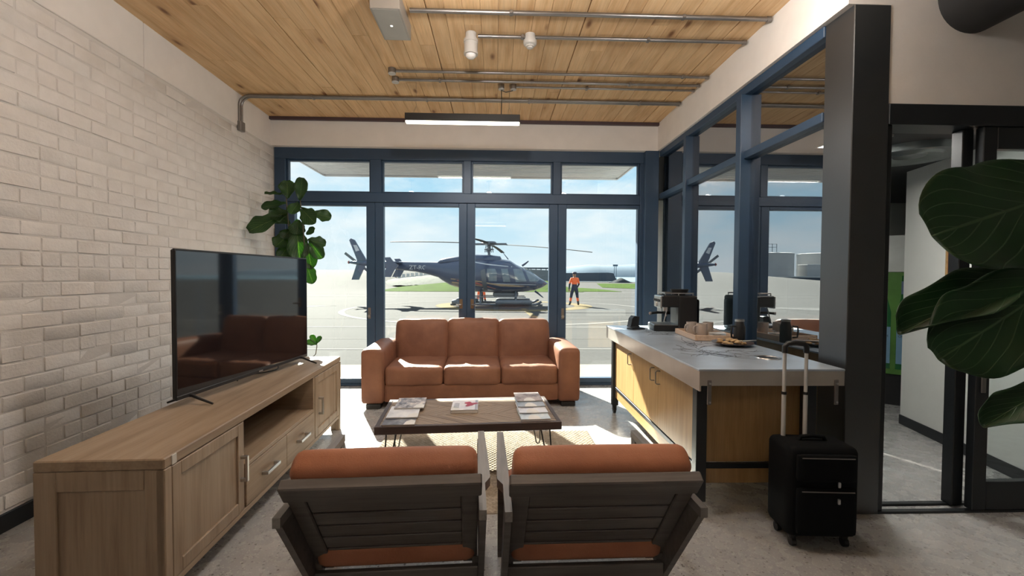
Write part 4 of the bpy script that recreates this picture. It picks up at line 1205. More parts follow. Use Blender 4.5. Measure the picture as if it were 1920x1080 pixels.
def leaf(parent, base, tip, nrm, width, wave=.03, curl=.15, cup=.12, seed=0, mat='leaf', nu=22, nv=13, lobe=.0, stem_from=None, blunt=.62):
    base = Vector(base); tip = Vector(tip); X = tip-base; Lf = X.length; X.normalize()
    Nn = Vector(nrm); Nn = (Nn - X*Nn.dot(X)).normalized(); Yv = Nn.cross(X)
    r_ = random.Random(seed); ph = [r_.uniform(0, 6.28) for _ in range(5)]
    vs = []; uv = []
    for i in range(nu):
        u = i/(nu-1)
        # fiddle outline: narrow waist near the stem, broad rounded tip
        wdt = (math.sin(PI*min(1, (u*.94+.03))**1.25))**blunt
        wdt *= (.62+.42*u) + lobe*math.exp(-((u-.12)/.12)**2)
        wdt *= width/2
        for j in range(nv):
            s = j/(nv-1)*2-1
            y = s*wdt*(1+.06*math.sin(u*17+ph[3]+s*2)*abs(s))
            z = cup*width*abs(s)**1.6*(1 if cup > 0 else 1) + wave*math.sin(u*15+ph[0]+(s > 0)*ph[1])*abs(s)**2*width - curl*Lf*(u**2) + curl*Lf*u*.5
            vs.append(base + X*(u*Lf+.02*math.sin(ph[2]+s*3)*abs(s)*Lf*.5) + Yv*y + Nn*z)
            uv.append((u, s))
    fs = []
    for i in range(nu-1):
        for j in range(nv-1):
            fs.append((i*nv+j, (i+1)*nv+j, (i+1)*nv+j+1, i*nv+j+1))
    me = bpy.data.meshes.new('leaf'); me.from_pydata([tuple(p-base) for p in vs], [], fs)
    ul = me.uv_layers.new(name='UVMap')
    for p in me.polygons:
        for li in p.loop_indices: ul.data[li].uv = uv[me.loops[li].vertex_index]
    me.materials.append(M[mat]); me.shade_smooth()
    o = link('leaf', me, parent)
    o.location = base - parent.location
    sm = o.modifiers.new('thickness', 'SOLIDIFY'); sm.thickness = .0012
    if stem_from is not None:
        q = MB(); s0 = Vector(stem_from)-base
        q.tube([s0, s0*.5+Vector((0, 0, -.01)), Vector((0, 0, 0)), X*Lf*.12], [.005, .004, .004, .002], 6); q.build('petiole', M['stem'], o, 60)
    return o
M['stem'] = plain('plant_stem', (.10, .085, .05), .7, 0, .2, 60, .3)
M['soil'] = plain('soil', (.03, .022, .016), .95, 0, .4, 60, .6)
M['pot_grey'] = plain('concrete_pot', (.30, .30, .30), .8, 0, .1, 50, .2)
def pot(parent, r_, h):
    q = MB(); q.lathe([(0, 0), (r_*.75, 0), (r_, h), (r_-.02, h), (r_-.03, h-.04), (0, h-.04)], 28); q.build('pot', M['pot_grey'], parent, 40)
    q = MB(); q.lathe([(r_-.03, h-.041), (r_*.5, h-.03), (0, h-.025)], 20); q.build('soil', M['soil'], parent, 50)
# fig behind the television
FG = thing('fiddle_leaf_fig', 'tall fiddle-leaf fig standing in the corner behind the television', 'plant', (-2.27, 5.18, 0), 0)
pot(FG, .17, .34)
stem1 = [Vector((-2.27, 5.18, .30)), Vector((-2.267, 5.180, 0.893)), Vector((-2.287, 5.200, 1.665)), Vector((-2.319, 5.200, 2.078)), Vector((-2.334, 5.200, 2.302))]
stem2 = [Vector((-2.25, 5.16, .30)), Vector((-2.125, 5.120, 0.899)), Vector((-2.088, 5.100, 1.602)), Vector((-2.109, 5.100, 1.951)), Vector((-2.136, 5.100, 2.211))]
for s_ in (stem1, stem2):
    q = MB(); q.tube([p-FG.location for p in s_], [.014, .011, .009, .007, .005], 8); q.build('stem', M['stem'], FG, 60)
fl_ = [ # base, tip, normal, width
 (Vector((-2.312, 5.200, 2.243)),Vector((-2.331, 5.220, 2.447)),(.3,-1,.2),.20,'leaf'),
 (Vector((-2.136, 5.100, 2.206)),Vector((-2.096, 5.050, 2.444)),(.15,-1,.1),.165,'leaf'),
 (Vector((-2.335, 5.200, 2.279)),Vector((-2.518, 5.100, 2.282)),(0,-.5,1),.14,'leaf'),
 (Vector((-2.330, 5.200, 2.184)),Vector((-2.584, 5.150, 2.139)),(.1,-1,.8),.16,'leaf'),
 (Vector((-2.313, 5.200, 2.078)),Vector((-2.469, 5.100, 2.034)),(.1,-1,.5),.24,'leaf'),
 (Vector((-2.349, 5.150, 2.042)),Vector((-2.645, 5.000, 1.867)),(-.1,-1,.35),.25,'leaf'),
 (Vector((-2.285, 5.200, 1.961)),Vector((-2.524, 5.300, 2.078)),(.2,-1,.2),.18,'leaf'),
 (Vector((-2.174, 5.150, 2.190)),Vector((-2.196, 5.000, 2.053)),(.3,-1,.3),.15,'leaf'),
 (Vector((-2.119, 5.100, 2.113)),Vector((-1.944, 5.000, 1.953)),(-.2,-1,.3),.22,'leaf'),
 (Vector((-2.005, 5.100, 2.068)),Vector((-1.822, 5.150, 2.030)),(.1,-1,.4),.17,'leaf'),
 (Vector((-2.285, 5.200, 1.901)),Vector((-2.351, 5.150, 1.790)),(.2,-1,.1),.16,'leaf'),
 (Vector((-2.291, 5.200, 1.842)),Vector((-2.414, 5.100, 1.705)),(0,-1,.2),.20,'leaf'),
 (Vector((-2.286, 5.200, 1.753)),Vector((-2.364, 5.100, 1.577)),(.1,-1,.1),.16,'leaf'),
 (Vector((-2.199, 5.150, 1.932)),Vector((-2.125, 5.050, 1.554)),(.25,-1,.0),.26,'leaf'),
 (Vector((-2.176, 5.150, 2.003)),Vector((-2.179, 5.100, 1.834)),(.2,-1,.2),.20,'leaf'),
 (Vector((-2.070, 5.100, 1.835)),Vector((-1.964, 5.050, 1.901)),(.1,-1,.4),.10,'leaf'),
 (Vector((-2.059, 5.100, 1.777)),Vector((-1.882, 5.150, 1.735)),(.4,-1,.5),.16,'leaf'),
 (Vector((-2.041, 5.100, 1.766)),Vector((-1.886, 5.050, 1.578)),(.2,-1,.2),.17,'leaf'),
 (Vector((-2.065, 5.100, 1.742)),Vector((-2.001, 5.050, 1.462)),(.1,-1,.1),.19,'leaf'),
 (Vector((-2.083, 5.100, 1.544)),Vector((-1.970, 5.000, 1.307)),(.1,-1,.1),.17,'leaf'),
 (Vector((-2.101, 5.100, 1.486)),Vector((-2.202, 5.200, 1.249)),(.1,-1,.1),.18,'leaf'),
 (Vector((-2.246, 5.200, 1.665)),Vector((-2.319, 5.200, 1.367)),(.1,-1,.1),.20,'leaf'),
]
for k, (b_, t_, nr, wd, mt_) in enumerate(fl_):
    leaf(FG, b_, t_, nr, wd, .05, .10, .10, seed=k, mat=mt_, nu=14, nv=9, stem_from=None)
# seedling behind the console
SG = thing('potted_seedling', 'small three-leaf seedling rising behind the far end of the console', 'plant', (-1.98, 4.52, 0), 0)
pot(SG, .12, .42)
sp_ = [Vector((-1.98, 4.52, .38)), Vector((-1.86, 4.50, .52)), Vector((-1.728, 4.450, 0.636)), Vector((-1.717, 4.450, 0.708)), Vector((-1.717, 4.450, 0.739))]
q = MB(); q.tube([p-SG.location for p in sp_], [.006, .005, .004, .004, .003], 6); q.build('stem', M['stem'], SG, 60)
leaf(SG, Vector((-1.717, 4.450, 0.728)), Vector((-1.806, 4.420, 0.764)), (.2,-1,.8), .075, .03, .1, .1, 51, nu=10, nv=7)
leaf(SG, Vector((-1.717, 4.450, 0.734)), Vector((-1.772, 4.450, 0.821)), (.3,-1,.3), .065, .03, .1, .1, 52, nu=10, nv=7)
leaf(SG, Vector((-1.717, 4.450, 0.734)), Vector((-1.684, 4.470, 0.808)), (-.5,-1,.3), .075, .03, .1, .1, 53, nu=10, nv=7)
# foreground fig on the right
FR_ = thing('fiddle_leaf_fig', 'large fiddle-leaf fig in the right foreground, leaves reaching into view', 'plant', (1.52, 1.02, 0), 0)
pot(FR_, .17, .36)
st = [Vector((1.52, 1.02, .32)), Vector((1.50, 1.03, .9)), Vector((1.47, 1.04, 1.45)), Vector((1.46, 1.05, 1.85))]
q = MB(); q.tube([p-FR_.location for p in st], [.018, .015, .012, .008], 8); q.build('stem', M['stem'], FR_, 60)
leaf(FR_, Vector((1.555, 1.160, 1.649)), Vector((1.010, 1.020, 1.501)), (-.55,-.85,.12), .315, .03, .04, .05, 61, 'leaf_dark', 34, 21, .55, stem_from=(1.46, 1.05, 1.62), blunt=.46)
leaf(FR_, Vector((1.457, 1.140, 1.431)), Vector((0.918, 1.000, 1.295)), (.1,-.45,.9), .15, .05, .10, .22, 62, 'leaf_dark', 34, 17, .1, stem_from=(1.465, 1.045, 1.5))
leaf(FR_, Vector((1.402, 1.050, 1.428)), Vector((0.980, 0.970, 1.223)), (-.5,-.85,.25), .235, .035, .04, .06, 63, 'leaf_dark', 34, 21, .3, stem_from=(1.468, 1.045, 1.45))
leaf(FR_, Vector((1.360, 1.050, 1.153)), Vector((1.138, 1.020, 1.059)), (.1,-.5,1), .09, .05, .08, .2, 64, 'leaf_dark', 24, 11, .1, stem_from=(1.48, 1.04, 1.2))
# ================================================================== OUTSIDE
G = -0.18
m, t, b = newmat('apron_concrete')
v = coords(t)
n1 = noise(t, v, .35, 6, .6); n2 = noise(t, coords(t, 'Object', (.12, 1.2, 1)), 1.2, 5)
c_ = ramp(t, mix(t, .5, n1, n2), [(.3, (.060, .060, .060)), (.7, (.080, .0795, .079))])
t.links.new(c_, b.inputs['Base Color']); setp(b, rough=.9, spec=.05); bump(t, b, noise(t, v, 30, 4), .15, .01)
M['apron'] = m
def hgt(x, y):
    k_ = max(0, min(1, (y-38)/38)); k_ = k_*k_*(3-2*k_)
    a = max(0, min(1, (x+58)/26))*max(0, min(1, (-11.0-x)/5.0))
    return G + 2.35*k_*a
q = MB()
q.grid(lambda u, w_: (-160+320*u, 6.0+124*w_, hgt(-160+320*u, 6.0+124*w_)), 161, 63)
ground = struct(q.build('ground', M['apron'], None, 60), 'grey concrete airfield apron')
M['pave'] = plain('cream_paving', (.24, .22, .18), .9, 0, .08, 40, .2, spec=.03)
q = MB(); q.box(-6, 4.5, 6.02, 7.30, -.30, -.02, .01); struct(q.build('ground_paving', M['pave']), 'cream paved strip outside the doors')
M['paint_white'] = plain('road_paint_white', (.17, .167, .163), .9, 0, .12, 20, .1, 3, spec=.03)
M['paint_yellow'] = plain('road_paint_yellow', (.16, .13, .075), .9, 0, .12, 20, .1, 3, spec=.03)
M['seam'] = plain('dark_seam', (.09, .088, .085), .9)
def ground_mark(boxes, mat, name='painted_line'):
    q = MB()
    for p in boxes: q.prism(p, G+.001, G+.006)
    return q.build(name, mat, ground, 0)
def hl(x0, x1, y, w_, mat, name='painted_line', dy=0):
    ground_mark([[(x0, y), (x1, y+dy), (x1, y+dy+w_), (x0, y+w_)]], mat, name)
hl(-14, 10, 13.9, .16, M['paint_white']); hl(-14, 12, 9.75, .10, M['paint_white']); hl(-16, 20, 43.4, .5, M['paint_white'])
hl(2, 18, 29.8, .22, M['paint_white'], dy=.5); hl(1, 16, 18.0, .05, M['seam'], 'slab_seam', .3); hl(1, 16, 14.8, .06, M['paint_white'])
hl(-20, 12, 11.4, .04, M['seam'], 'slab_seam'); hl(-20, 12, 16.6, .04, M['seam'], 'slab_seam'); hl(-24, 20, 33, .07, M['seam'], 'slab_seam'); hl(-24, 20, 38, .07, M['seam'], 'slab_seam')
ground_mark([[(-13, 19.6), (-8.1, 23.6), (-13.5, 22.6)]], M['paint_white'], 'painted_arrow')
ground_mark([[(1.20, 21.9), (1.42, 21.9), (1.60, 17.2), (1.36, 17.2)]], M['paint_yellow'])
def annulus(cx, cy, r0, r1, mat, name, n=90):
    q = MB(); vs = []; fs = []
    for i in range(n):
        a = 2*PI*i/n
        for r_, z in ((r0, G+.002), (r1, G+.002), (r1, G+.007), (r0, G+.007)): vs.append((cx+r_*math.cos(a), cy+r_*math.sin(a), z))
    for i in range(n):
        j = (i+1) % n
        for k in range(4): fs.append((i*4+k, j*4+k, j*4+(k+1) % 4, i*4+(k+1) % 4))
    q.add(vs, fs); return q.build(name, mat, ground, 0)
annulus(.3, 21.6, 7.0, 7.25, M['paint_white'], 'painted_circle')
annulus(.95, 24.3, 3.2, 4.1, M['paint_yellow'], 'painted_circle')
# grass
M['grass'] = plain('grass', (.040, .070, .013), .95, 0, .25, 25, .3, .8, spec=.02)
def grass(poly, name, label, z=.03):
    q = MB(); q.prism(poly, G, G+z); o = q.build(name, M['grass'], None, 0); tag(o, label, 'grass', kind='stuff')
q = MB(); q.grid(lambda u, w_: (-11.5+20*u*(1-.12*w_), 44.2+10.6*w_, G+.03+(.95*w_)*(.15+.85*min(1, u*2.2))), 24, 10)
q.box(-11.5, 8.5, 44.2, 54.8, G-.1, G+.028)
tag(q.build('grass_bank', M['grass'], None, 60), 'sloping strip of green grass behind the helicopter', 'grass', kind='stuff')
grass([(8.7, 45.5), (12.6, 45.5), (12.2, 55), (10.2, 62), (8.7, 62)], 'grass_verge', 'green grass patch beside the standing worker')
grass([(14.5, 62), (18.5, 54), (30, 54), (34, 95), (21, 95)], 'grass_verge', 'green grass patch on the far right')
# gravel embankment with white fence
M['gravel'] = plain('gravel_bank', (.17, .175, .16), .95, 0, .2, 12, .5, 4, spec=.02)
q = MB()
def bank(u, w_):
    x = -19+23*u; y = 55.0+9*w_
    top = G+.5+min(1, max(0, u*1.25))*2.0
    return (x, y, G+(top-G)*math.sin(PI*min(1, .12+.88*w_)*.5)**.8 + .06*math.sin(x*3.1)*math.sin(y*2.3))
q.grid(bank, 40, 12); q.box(-19, 4, 63.9, 66, G-.1, G+.5)
tag(q.build('gravel_embankment', M['gravel'], None, 60), 'grey gravel embankment rising behind the grass', 'embankment')
FN = thing('boundary_fence', 'white panel fence along the top of the gravel embankment', 'fence', (-19, 66.1, G+.50), 0)
M['fence_white'] = plain('fence_white', (.62, .62, .60), .6)
for k in range(26):
    x = k*.62; z = min(1, x/23*1.25)*2.0
    q = MB(); q.box(x, x+.44, 0, .06, z, z+.62, .01); q.build('fence_panel', M['fence_white'], FN)
q = MB(); q.tube([(0, .03, .12), (9, .03, .12+9/23*2.5), (16.4, .03, .12+16.4/23*2.5)], .06, 6); q.build('fence_rail', M['fence_white'], FN)
# dark quay, pier, heap, mast, hills, sea
q = MB(); q.box(-160, 700, 130, 4000, -2.2, -1.6)
M['sea'] = plain('sea', (.13, .20, .25), .6, 0, .1, .5, .3, .05, spec=.1)
struct(q.build('sea', M['sea'], None, 0), 'flat grey-blue sea')
M['quay'] = plain('quay_stone', (.075, .095, .12), .9, 0, .2, 2, .3)
q = MB(); q.prism([(12, 0), (31.5, 0), (30.4, 2.15), (29, 2.3), (12, 2.05)], 118, 121, 'y'); tag(q.build('quay_wall', M['quay'], None, 0), 'long dark quay wall in front of the sea', 'wall')
q = MB(); q.prism([(3.2, G), (9.5, G), (8.9, 2.25), (3.2, 2.45)], 72, 76, 'y'); tag(q.build('concrete_bank', plain('bank_grey', (.20, .22, .23), .9), None, 0), 'grey concrete bank behind the nose of the helicopter', 'wall')
PR = thing('pier', 'thin dark pier with posts above the concrete bank', 'pier', (6, 90, G), 0)
q = MB(); q.box(-1.5, 4.3, 0, .8, 2.9, 3.2, .02); q.build('deck', M['quay'], PR)
for k in range(6): q = MB(); q.box(-1.2+k*1.0, -1.05+k*1.0, .2, .4, 0, 2.92); q.build('post', M['quay'], PR)
q = MB()
q.grid(lambda u, w_: (27.4+5.2*u, 106+5*w_, G+1.25*max(0, 1-abs(u-.46)/.5)*math.sin(PI*w_)**.6+.001), 15, 9); 
tag(q.build('gravel_heap', plain('dark_gravel', (.05, .055, .06), .95, spec=.02), None, 0), 'pointed gravel heap at the end of the quay', 'heap')
o = thing('light_mast', 'tall thin light mast standing beyond the quay', 'mast', (78.5, 300, -2), 0)
q = MB()
for dx in (-.9, .9): q.tube([(dx, 0, 0), (dx*.6, 0, 10.4)], .18, 5)
q.build('lattice', M['quay'], o)
q = MB(); q.box(-1.6, 1.6, -.5, .5, 9.9, 11.0, .05); q.build('lamp_head', M['quay'], o)
M['hill'] = plain('haze_blue_hill', (.095, .15, .205), 1.0, 0, .06, 0, 0, .01)  # blue of the distant air haze is put into the hill colour
q = MB(); rr = random.Random(5); prof = []
for i in range(61):
    u = i/60; x = 60+1150*u
    z = 17+21*math.exp(-((u-.24)/.13)**2)+9*math.exp(-((u-.36)/.06)**2)+16*math.exp(-((u-.6)/.2)**2)+1.2*math.sin(u*40)+.8*math.sin(u*93)
    z *= min(1, u*9)
    prof.append((x, z))
def hill(u, w_):
    i = min(59, int(u*60)); f_ = u*60-i; x = prof[i][0]*(1-f_)+prof[i+1][0]*f_; z = prof[i][1]*(1-f_)+prof[i+1][1]*f_
    return (x, 1400+260*w_, -2+(z+2)*math.sin(PI*w_)**.8)
q.grid(hill, 61, 9); tag(q.build('hill_range', M['hill'], None, 60), 'low hills across the water, coloured with blue haze', 'hills')
# storage tanks to the left of the view (seen mirrored in the partition)
M['tank'] = plain('tank_steel', (.52, .52, .51), .6, 0, .06, 0, 0, .3)
def tank(x, y, r_, h, label):
    o = thing('storage_tank', label, 'tank', (x, y, G), 0, 'fuel storage tanks')
    q = MB(); q.lathe([(r_, 0), (r_, h), (r_*.95, h+.05), (0, h+.15)], 40); q.build('shell', M['tank'], o, 40)
    q = MB(); q.lathe([(r_+.06, h-.25), (r_+.06, h-.05)], 40); q.lathe([(r_+.05, h*.5), (r_+.05, h*.5+.1)], 40); q.build('stiffening_ring', M['tank'], o, 40)
    q = MB()
    for dx in (-.9, 0, .9): q.box(dx-.04, dx+.04, -r_*.4-.04, -r_*.4+.04, h+.2, h+1.9)
    for z in (1.2, 1.8): q.box(-.9, .9, -r_*.4-.03, -r_*.4+.03, h+z, h+z+.06)
    q.build('roof_railing', M['quay'], o, 0)
tank(-51.0, 92, 4.9, 6.3, 'big pale storage tank mirrored in the partition glass')
tank(-66.5, 97, 4.9, 6.6, 'second storage tank, cut off at the edge of the mirrored view')
q = MB(); q.box(-60.9, -57.2, 88.5, 91.5, G, 3.9, .05); tag(q.build('tank_hut', M['tank'], None, 0), 'low grey hut between the two storage tanks', 'building')
q = MB(); q.box(-75, -36, 86, 86.5, G, 1.35, .03); tag(q.build('tank_wall', M['quay'], None, 0), 'long dark low wall in front of the storage tanks', 'wall')
q = MB(); q.box(-75, -36, 85.9, 86.0, 1.30, 1.55, .02); tag(q.build('wall_rail', M['fence_white'], None, 0), 'pale rail on the wall in front of the tanks', 'rail')

# canopy outside the windows
M['canopy'] = plain('canopy_sheet', (.40, .41, .44), .55, .1, .05)
q = MB(); x0, x1 = -2.79, 2.0
prof = []; y = 6.11
while y < 7.55:
    prof += [(y, 3.015), (y+.045, 3.015), (y+.052, 3.035), (y+.072, 3.035)]; y += .08
vs = [(x0, a, b_) for a, b_ in prof] + [(x1, a, b_) for a, b_ in prof]; n_ = len(prof)
q.add(vs, [(i, i+1, n_+i+1, n_+i) for i in range(n_-1)])
q.box(x0, x1, 6.105, 7.61, 3.06, 3.12)
cp = thing('canopy', 'flat canopy with ribbed underside outside above the windows', 'canopy', (0, 0, 0), 0)
q.build('ribbed_sheet', M['canopy'], cp, 0)
q = MB(); q.box(x0-.02, x1+.02, 7.61, 7.66, 3.005, 3.14, .004); q.box(x0-.03, x0, 6.105, 7.61, 3.005, 3.14, .004); q.box(x1, x1+.03, 6.105, 7.61, 3.005, 3.14, .004); q.build('fascia', M['canopy'], cp)

# ================================================================== HELICOPTER (nose towards +X)
HK = thing('helicopter', 'dark navy helicopter parked on its skids outside the doors', 'helicopter', (-.38, 24.6, G), R(-1.5))
M['heli'] = plain('navy_gloss', (.055, .075, .13), .25, 0, .1, coat=.5)
M['heli_grey'] = plain('heli_grey', (.13, .145, .165), .5, .3, .1)
M['heli_glass'] = plain('heli_pane_sky_pale', (.16, .20, .23), .06, 0, .15, spec=.8)  # opaque panes; brightness of the sky seen through is put into their colour
M['gold'] = plain('gold_stripe', (.45, .32, .20), .4); M['redline'] = plain('red_stripe', (.40, .12, .10), .4); M['silver'] = plain('silver_stripe', (.55, .56, .58), .35)
M['blade'] = plain('rotor_blade_grey', (.06, .065, .07), .7, 0, .1, spec=.1)
K = .0286
def hx_(p): return (p-917)*K
def hz_(p): return (572.5-p)*K
stn = [(1027.5,531,532.5,.03),(1021,526.5,537,.34),(1013,522,541,.52),(1000,512.5,545,.70),(985,505,547,.84),(975,500,548,.90),(968,496.5,548.5,.93),(957,489,549,.95),(940,486.5,549,.96),(925,486,549,.96),(900,486,548,.94),(880,486,545.5,.88),(862,487,541,.76),(845,489,535.5,.60),(830,490.5,527,.46),(823,492,521.5,.40),(800,492.5,515,.34),(780,492.5,511,.30),(722,491.5,505,.21),(690,491,501,.16),(665,491.5,497.5,.11),(655,493,495.5,.03)]
def loft(q, st, n=28, ex=2.5):
    vs = []
    for (px, tp, bt, w_) in st:
        x = hx_(px); z0, z1 = hz_(bt), hz_(tp); zc_ = (z0+z1)/2; h = (z1-z0)/2
        for i in range(n):
            a = 2*PI*i/n; c, s = math.cos(a), math.sin(a)
            vs.append((x, w_*math.copysign(abs(c)**(2/ex), c), zc_+h*math.copysign(abs(s)**(2/ex), s)))
    fs = []
    for j in range(len(st)-1):
        for i in range(n): fs.append((j*n+i, j*n+(i+1) % n, (j+1)*n+(i+1) % n, (j+1)*n+i))
    fs += [tuple(range(n)), tuple(range((len(st)-1)*n, len(st)*n))]
    q.add(vs, fs)
q = MB(); loft(q, stn); q.build('fuselage', M['heli'], HK, 60)
q = MB(); loft(q, [(942,488,497,.30),(938,481,497,.40),(920,479,497,.46),(895,478,497,.50),(862,481,497,.48),(840,484.5,498,.44),(828,487,498,.38),(822,492,497,.25)]); q.build('engine_cowling', M['heli'], HK, 60)
def surf(px, pz):
    for (a, ta, ba, wa_), (c, tb, bb_, wb2) in zip(stn[:-1], stn[1:]):
        if c <= px <= a:
            f_ = (px-c)/(a-c); tp = tb+(ta-tb)*f_; bt = bb_+(ba-bb_)*f_; w_ = wb2+(wa_-wb2)*f_
            zc_ = (tp+bt)/2; h = (bt-tp)/2; r_ = min(.98, abs((pz-zc_)/h))
            return w_*(1-r_**2.5)**(1/2.5)
    return .1
def panel(name, poly, mat, off=.012, parent=None, sides=(-1, 1), sub=6, label=None):
    """polygon in photo-profile units laid over both flanks"""
    for sd_ in sides:
        q = MB(); cx = sum(p[0] for p in poly)/len(poly); cy = sum(p[1] for p in poly)/len(poly)
        rings = []
        for k in range(sub+1):
            f_ = k/sub; ring = []
            for i in range(len(poly)):
                a, c = poly[i], poly[(i+1) % len(poly)]
                for j in range(4):
                    u = j/4; p = (a[0]+(c[0]-a[0])*u, a[1]+(c[1]-a[1])*u)
                    ring.append((cx+(p[0]-cx)*f_, cy+(p[1]-cy)*f_))
            rings.append(ring)
        n = len(rings[0]); vs = []
        for ring in rings:
            for p in ring: vs.append((hx_(p[0]), sd_*(surf(*p)+off), hz_(p[1])))
        fs = [(a*n+i, a*n+(i+1) % n, (a+1)*n+(i+1) % n, (a+1)*n+i) for a in range(sub) for i in range(n)]
        o_ = len(vs)
        vs += [(x, y-sd_*.02, z) for x, y, z in vs[-n:]]
        fs += [((sub)*n+i, (sub)*n+(i+1) % n, o_+(i+1) % n, o_+i) for i in range(n)]
        q.add(vs, fs); q.build(name, mat, HK if parent is None else parent, 40)
panel('windscreen', [(981,503),(991.9,505),(1011,524.5),(1007,527.8),(992,527.8)], M['heli_glass'])
panel('front_window', [(962,505.5),(977.5,504.5),(986.4,527.8),(966.7,529)], M['heli_glass'])
panel('middle_window', [(940,505),(951.9,505),(957,528.5),(944.4,529)], M['heli_glass'])
panel('rear_window', [(914.5,505),(929.6,505),(932.6,513),(932.6,527.8),(918,527.8),(915,513)], M['heli_glass'])
panel('door_frame', [(903,509),(911,505),(916,545),(908,545)], M['heli_grey'], .05)
panel('sill_step', [(905,541),(912,541),(930,546),(912,546)], M['silver'], .03)
for (pp, mt_) in (([(917,531),(1018,534),(1018,535),(917,532.3)], 'silver'), ([(860,526),(897,530),(930,541),(930,542),(897,532),(860,527.5)], 'redline'), ([(848,523),(900,527),(940,535.5),(1008,537.5),(1008,538.5),(940,537),(900,529),(848,524.5)], 'gold'), ([(850,529),(895,534),(936,541.5),(895,536),(850,530.5)], 'gold'), ([(862,487),(917,497),(960,501),(960,502),(917,498.5),(862,489)], 'silver')):
    panel('stripe', pp, M[mt_], .008, sub=3)
me = text_mesh('ZT-ROO', .31, M['silver'], .004)
for sd_ in (-1, 1):
    o = link('registration_lettering', me, HK, loc=(hx_(791), sd_*(surf(791, 503)+.006), hz_(503.5)), rot=(R(90), 0, R(0) if sd_ < 0 else R(180)))
# tail surfaces
q = MB(); q.prism([(hx_(a), hz_(b_)) for a, b_ in [(657,453),(660,449.5),(667,452.5),(689,490),(687,499),(674,526.5),(661,526.5),(670,499),(671,489)]], -.05, .05, 'y'); q.build('tail_fin', M['heli'], HK, 0)
q = MB(); q.prism([(hx_(a), hz_(b_)) for a, b_ in [(664.5,462),(671,462),(676,472),(669,474)]], -.055, .055, 'y'); q.build('fin_badge', M['silver'], HK, 0)
q = MB(); q.box(hx_(735), hx_(757), -1.05, 1.05, hz_(495.5), hz_(493), .01); q.build('stabiliser', M['heli'], HK)
for sd_ in (-1, 1):
    q = MB(); q.prism([(hx_(a), hz_(b_)) for a, b_ in [(731,486),(742,485.5),(747,492),(757,500),(750,508),(743,521),(727,521),(735,505),(735,493)]], sd_*1.05-.03, sd_*1.05+.03, 'y'); q.build('end_plate', M['heli'], HK, 0)
TRr = MB(); TRr.cyl((hx_(667), .10, hz_(494)), (hx_(667), .36, hz_(494)), .06, .05, 10)
for a in (R(38), R(218)):
    Mx = T(hx_(667), .34, hz_(494)) @ Ry(a); TRr.box(.05, .83, -.012, .012, -.07, .07, .005, Mx)
TRr.build('tail_rotor', M['heli_grey'], HK)
q = MB(); q.cyl((hx_(654), 0, hz_(494)), (hx_(656), 0, hz_(494)), .06, .09, 10); q.build('tail_light', M['redline'], HK)
# rotor
q = MB(); q.cyl((0, 0, hz_(480)), (0, 0, hz_(459)), .075, .06, 12)
for a in range(6): q.tube([(.22*math.cos(a), .22*math.sin(a), hz_(474)), (.16*math.cos(a+.3), .16*math.sin(a+.3), hz_(461))], .022, 5)
q.lathe([(.10, hz_(470)), (.26, hz_(469.5)), (.26, hz_(468)), (.10, hz_(467))], 20); q.build('mast', M['heli_grey'], HK, 40)
q = MB(); q.lathe([(0, hz_(461)), (.30, hz_(460)), (.42, hz_(457)), (.34, hz_(454)), (.12, hz_(453.5)), (0, hz_(453.4))], 20)
hub = None
for k in range(4):
    a = R(-7+90*k); Mx = Matrix.Rotation(a, 4, 'Z')
    q.box(.2, .95, -.11, .11, hz_(460.5), hz_(457), .02, Mx)
hub = q.build('rotor_hub', M['heli_grey'], HK, 30)
for k in range(4):
    a = R(-7+90*k); q = MB()
    def bl(u, w_):
        r_ = .85+(5.45-.85)*u; z = hz_(458.5)-.16*u*u-.052*(r_*math.cos(a)); tw_ = R(6-5*u)
        ang_ = 2*PI*w_; cx = .135*math.cos(ang_); cz = .018*math.sin(ang_)*(1.3 if math.cos(ang_) > 0 else .7)
        p = Vector((r_, cx*math.cos(tw_)-cz*math.sin(tw_), z+cx*math.sin(tw_)+cz*math.cos(tw_)))
        return Matrix.Rotation(a, 3, 'Z') @ p
    q.grid(bl, 16, 11); q.build('rotor_blade', M['blade'], HK, 60)
# skids, cross tubes, floats, steps
for sd_ in (-1, 1):
    q = MB(); y = sd_*1.08
    q.tube([(hx_(850), y, .09), (hx_(995), y, .09), (hx_(1003), y, .10), (hx_(1008), y, .16), (hx_(1013), y, .25)], .06, 8); sk = q.build('skid', M['heli_grey'], HK, 60)
    for a, c in ((930, 996), (852, 895)):
        q = MB(); q.puff(((c-a)*K, .26, .26), .10, 8, (0, 0, 0), T(hx_((a+c)/2), y, .20)); q.build('float_bag', M['heli_grey'], sk, 60)
    q = MB(); q.box(hx_(880), hx_(985), y-sd_*.22-.09, y-sd_*.22+.09, .44, .49, .01); q.build('step_board', M['heli_grey'], HK)
for pxx in (903, 967):
    q = MB(); pts = []
    for i in range(13):
        u = i/12*2-1; pts.append((hx_(pxx), 1.08*u, .10+.72*(1-abs(u)**2.6)))
    q.tube(pts, .055, 8); q.build('cross_tube', M['heli_grey'], HK, 60)
q = MB(); q.box(hx_(925), hx_(972), -.35, .35, hz_(556), hz_(548), .05); q.build('belly_pod', M['heli_grey'], HK)
q = MB(); q.tube([(hx_(979), 0, hz_(499)), (hx_(985), 0, hz_(495)), (hx_(991), 0, hz_(490))], [.06, .05, .03], 6); q.build('wire_cutter', M['heli'], HK)
q = MB(); q.tube([(hx_(1003), 0, hz_(546)), (hx_(1010), 0, hz_(551)), (hx_(1019), 0, hz_(558.5))], [.06, .05, .025], 6); q.build('wire_cutter', M['heli'], HK)
q = MB(); q.tube([(hx_(953), 0, hz_(487)), (hx_(942), 0, hz_(473))], [.03, .012], 6); q.build('antenna', M['heli'], HK)

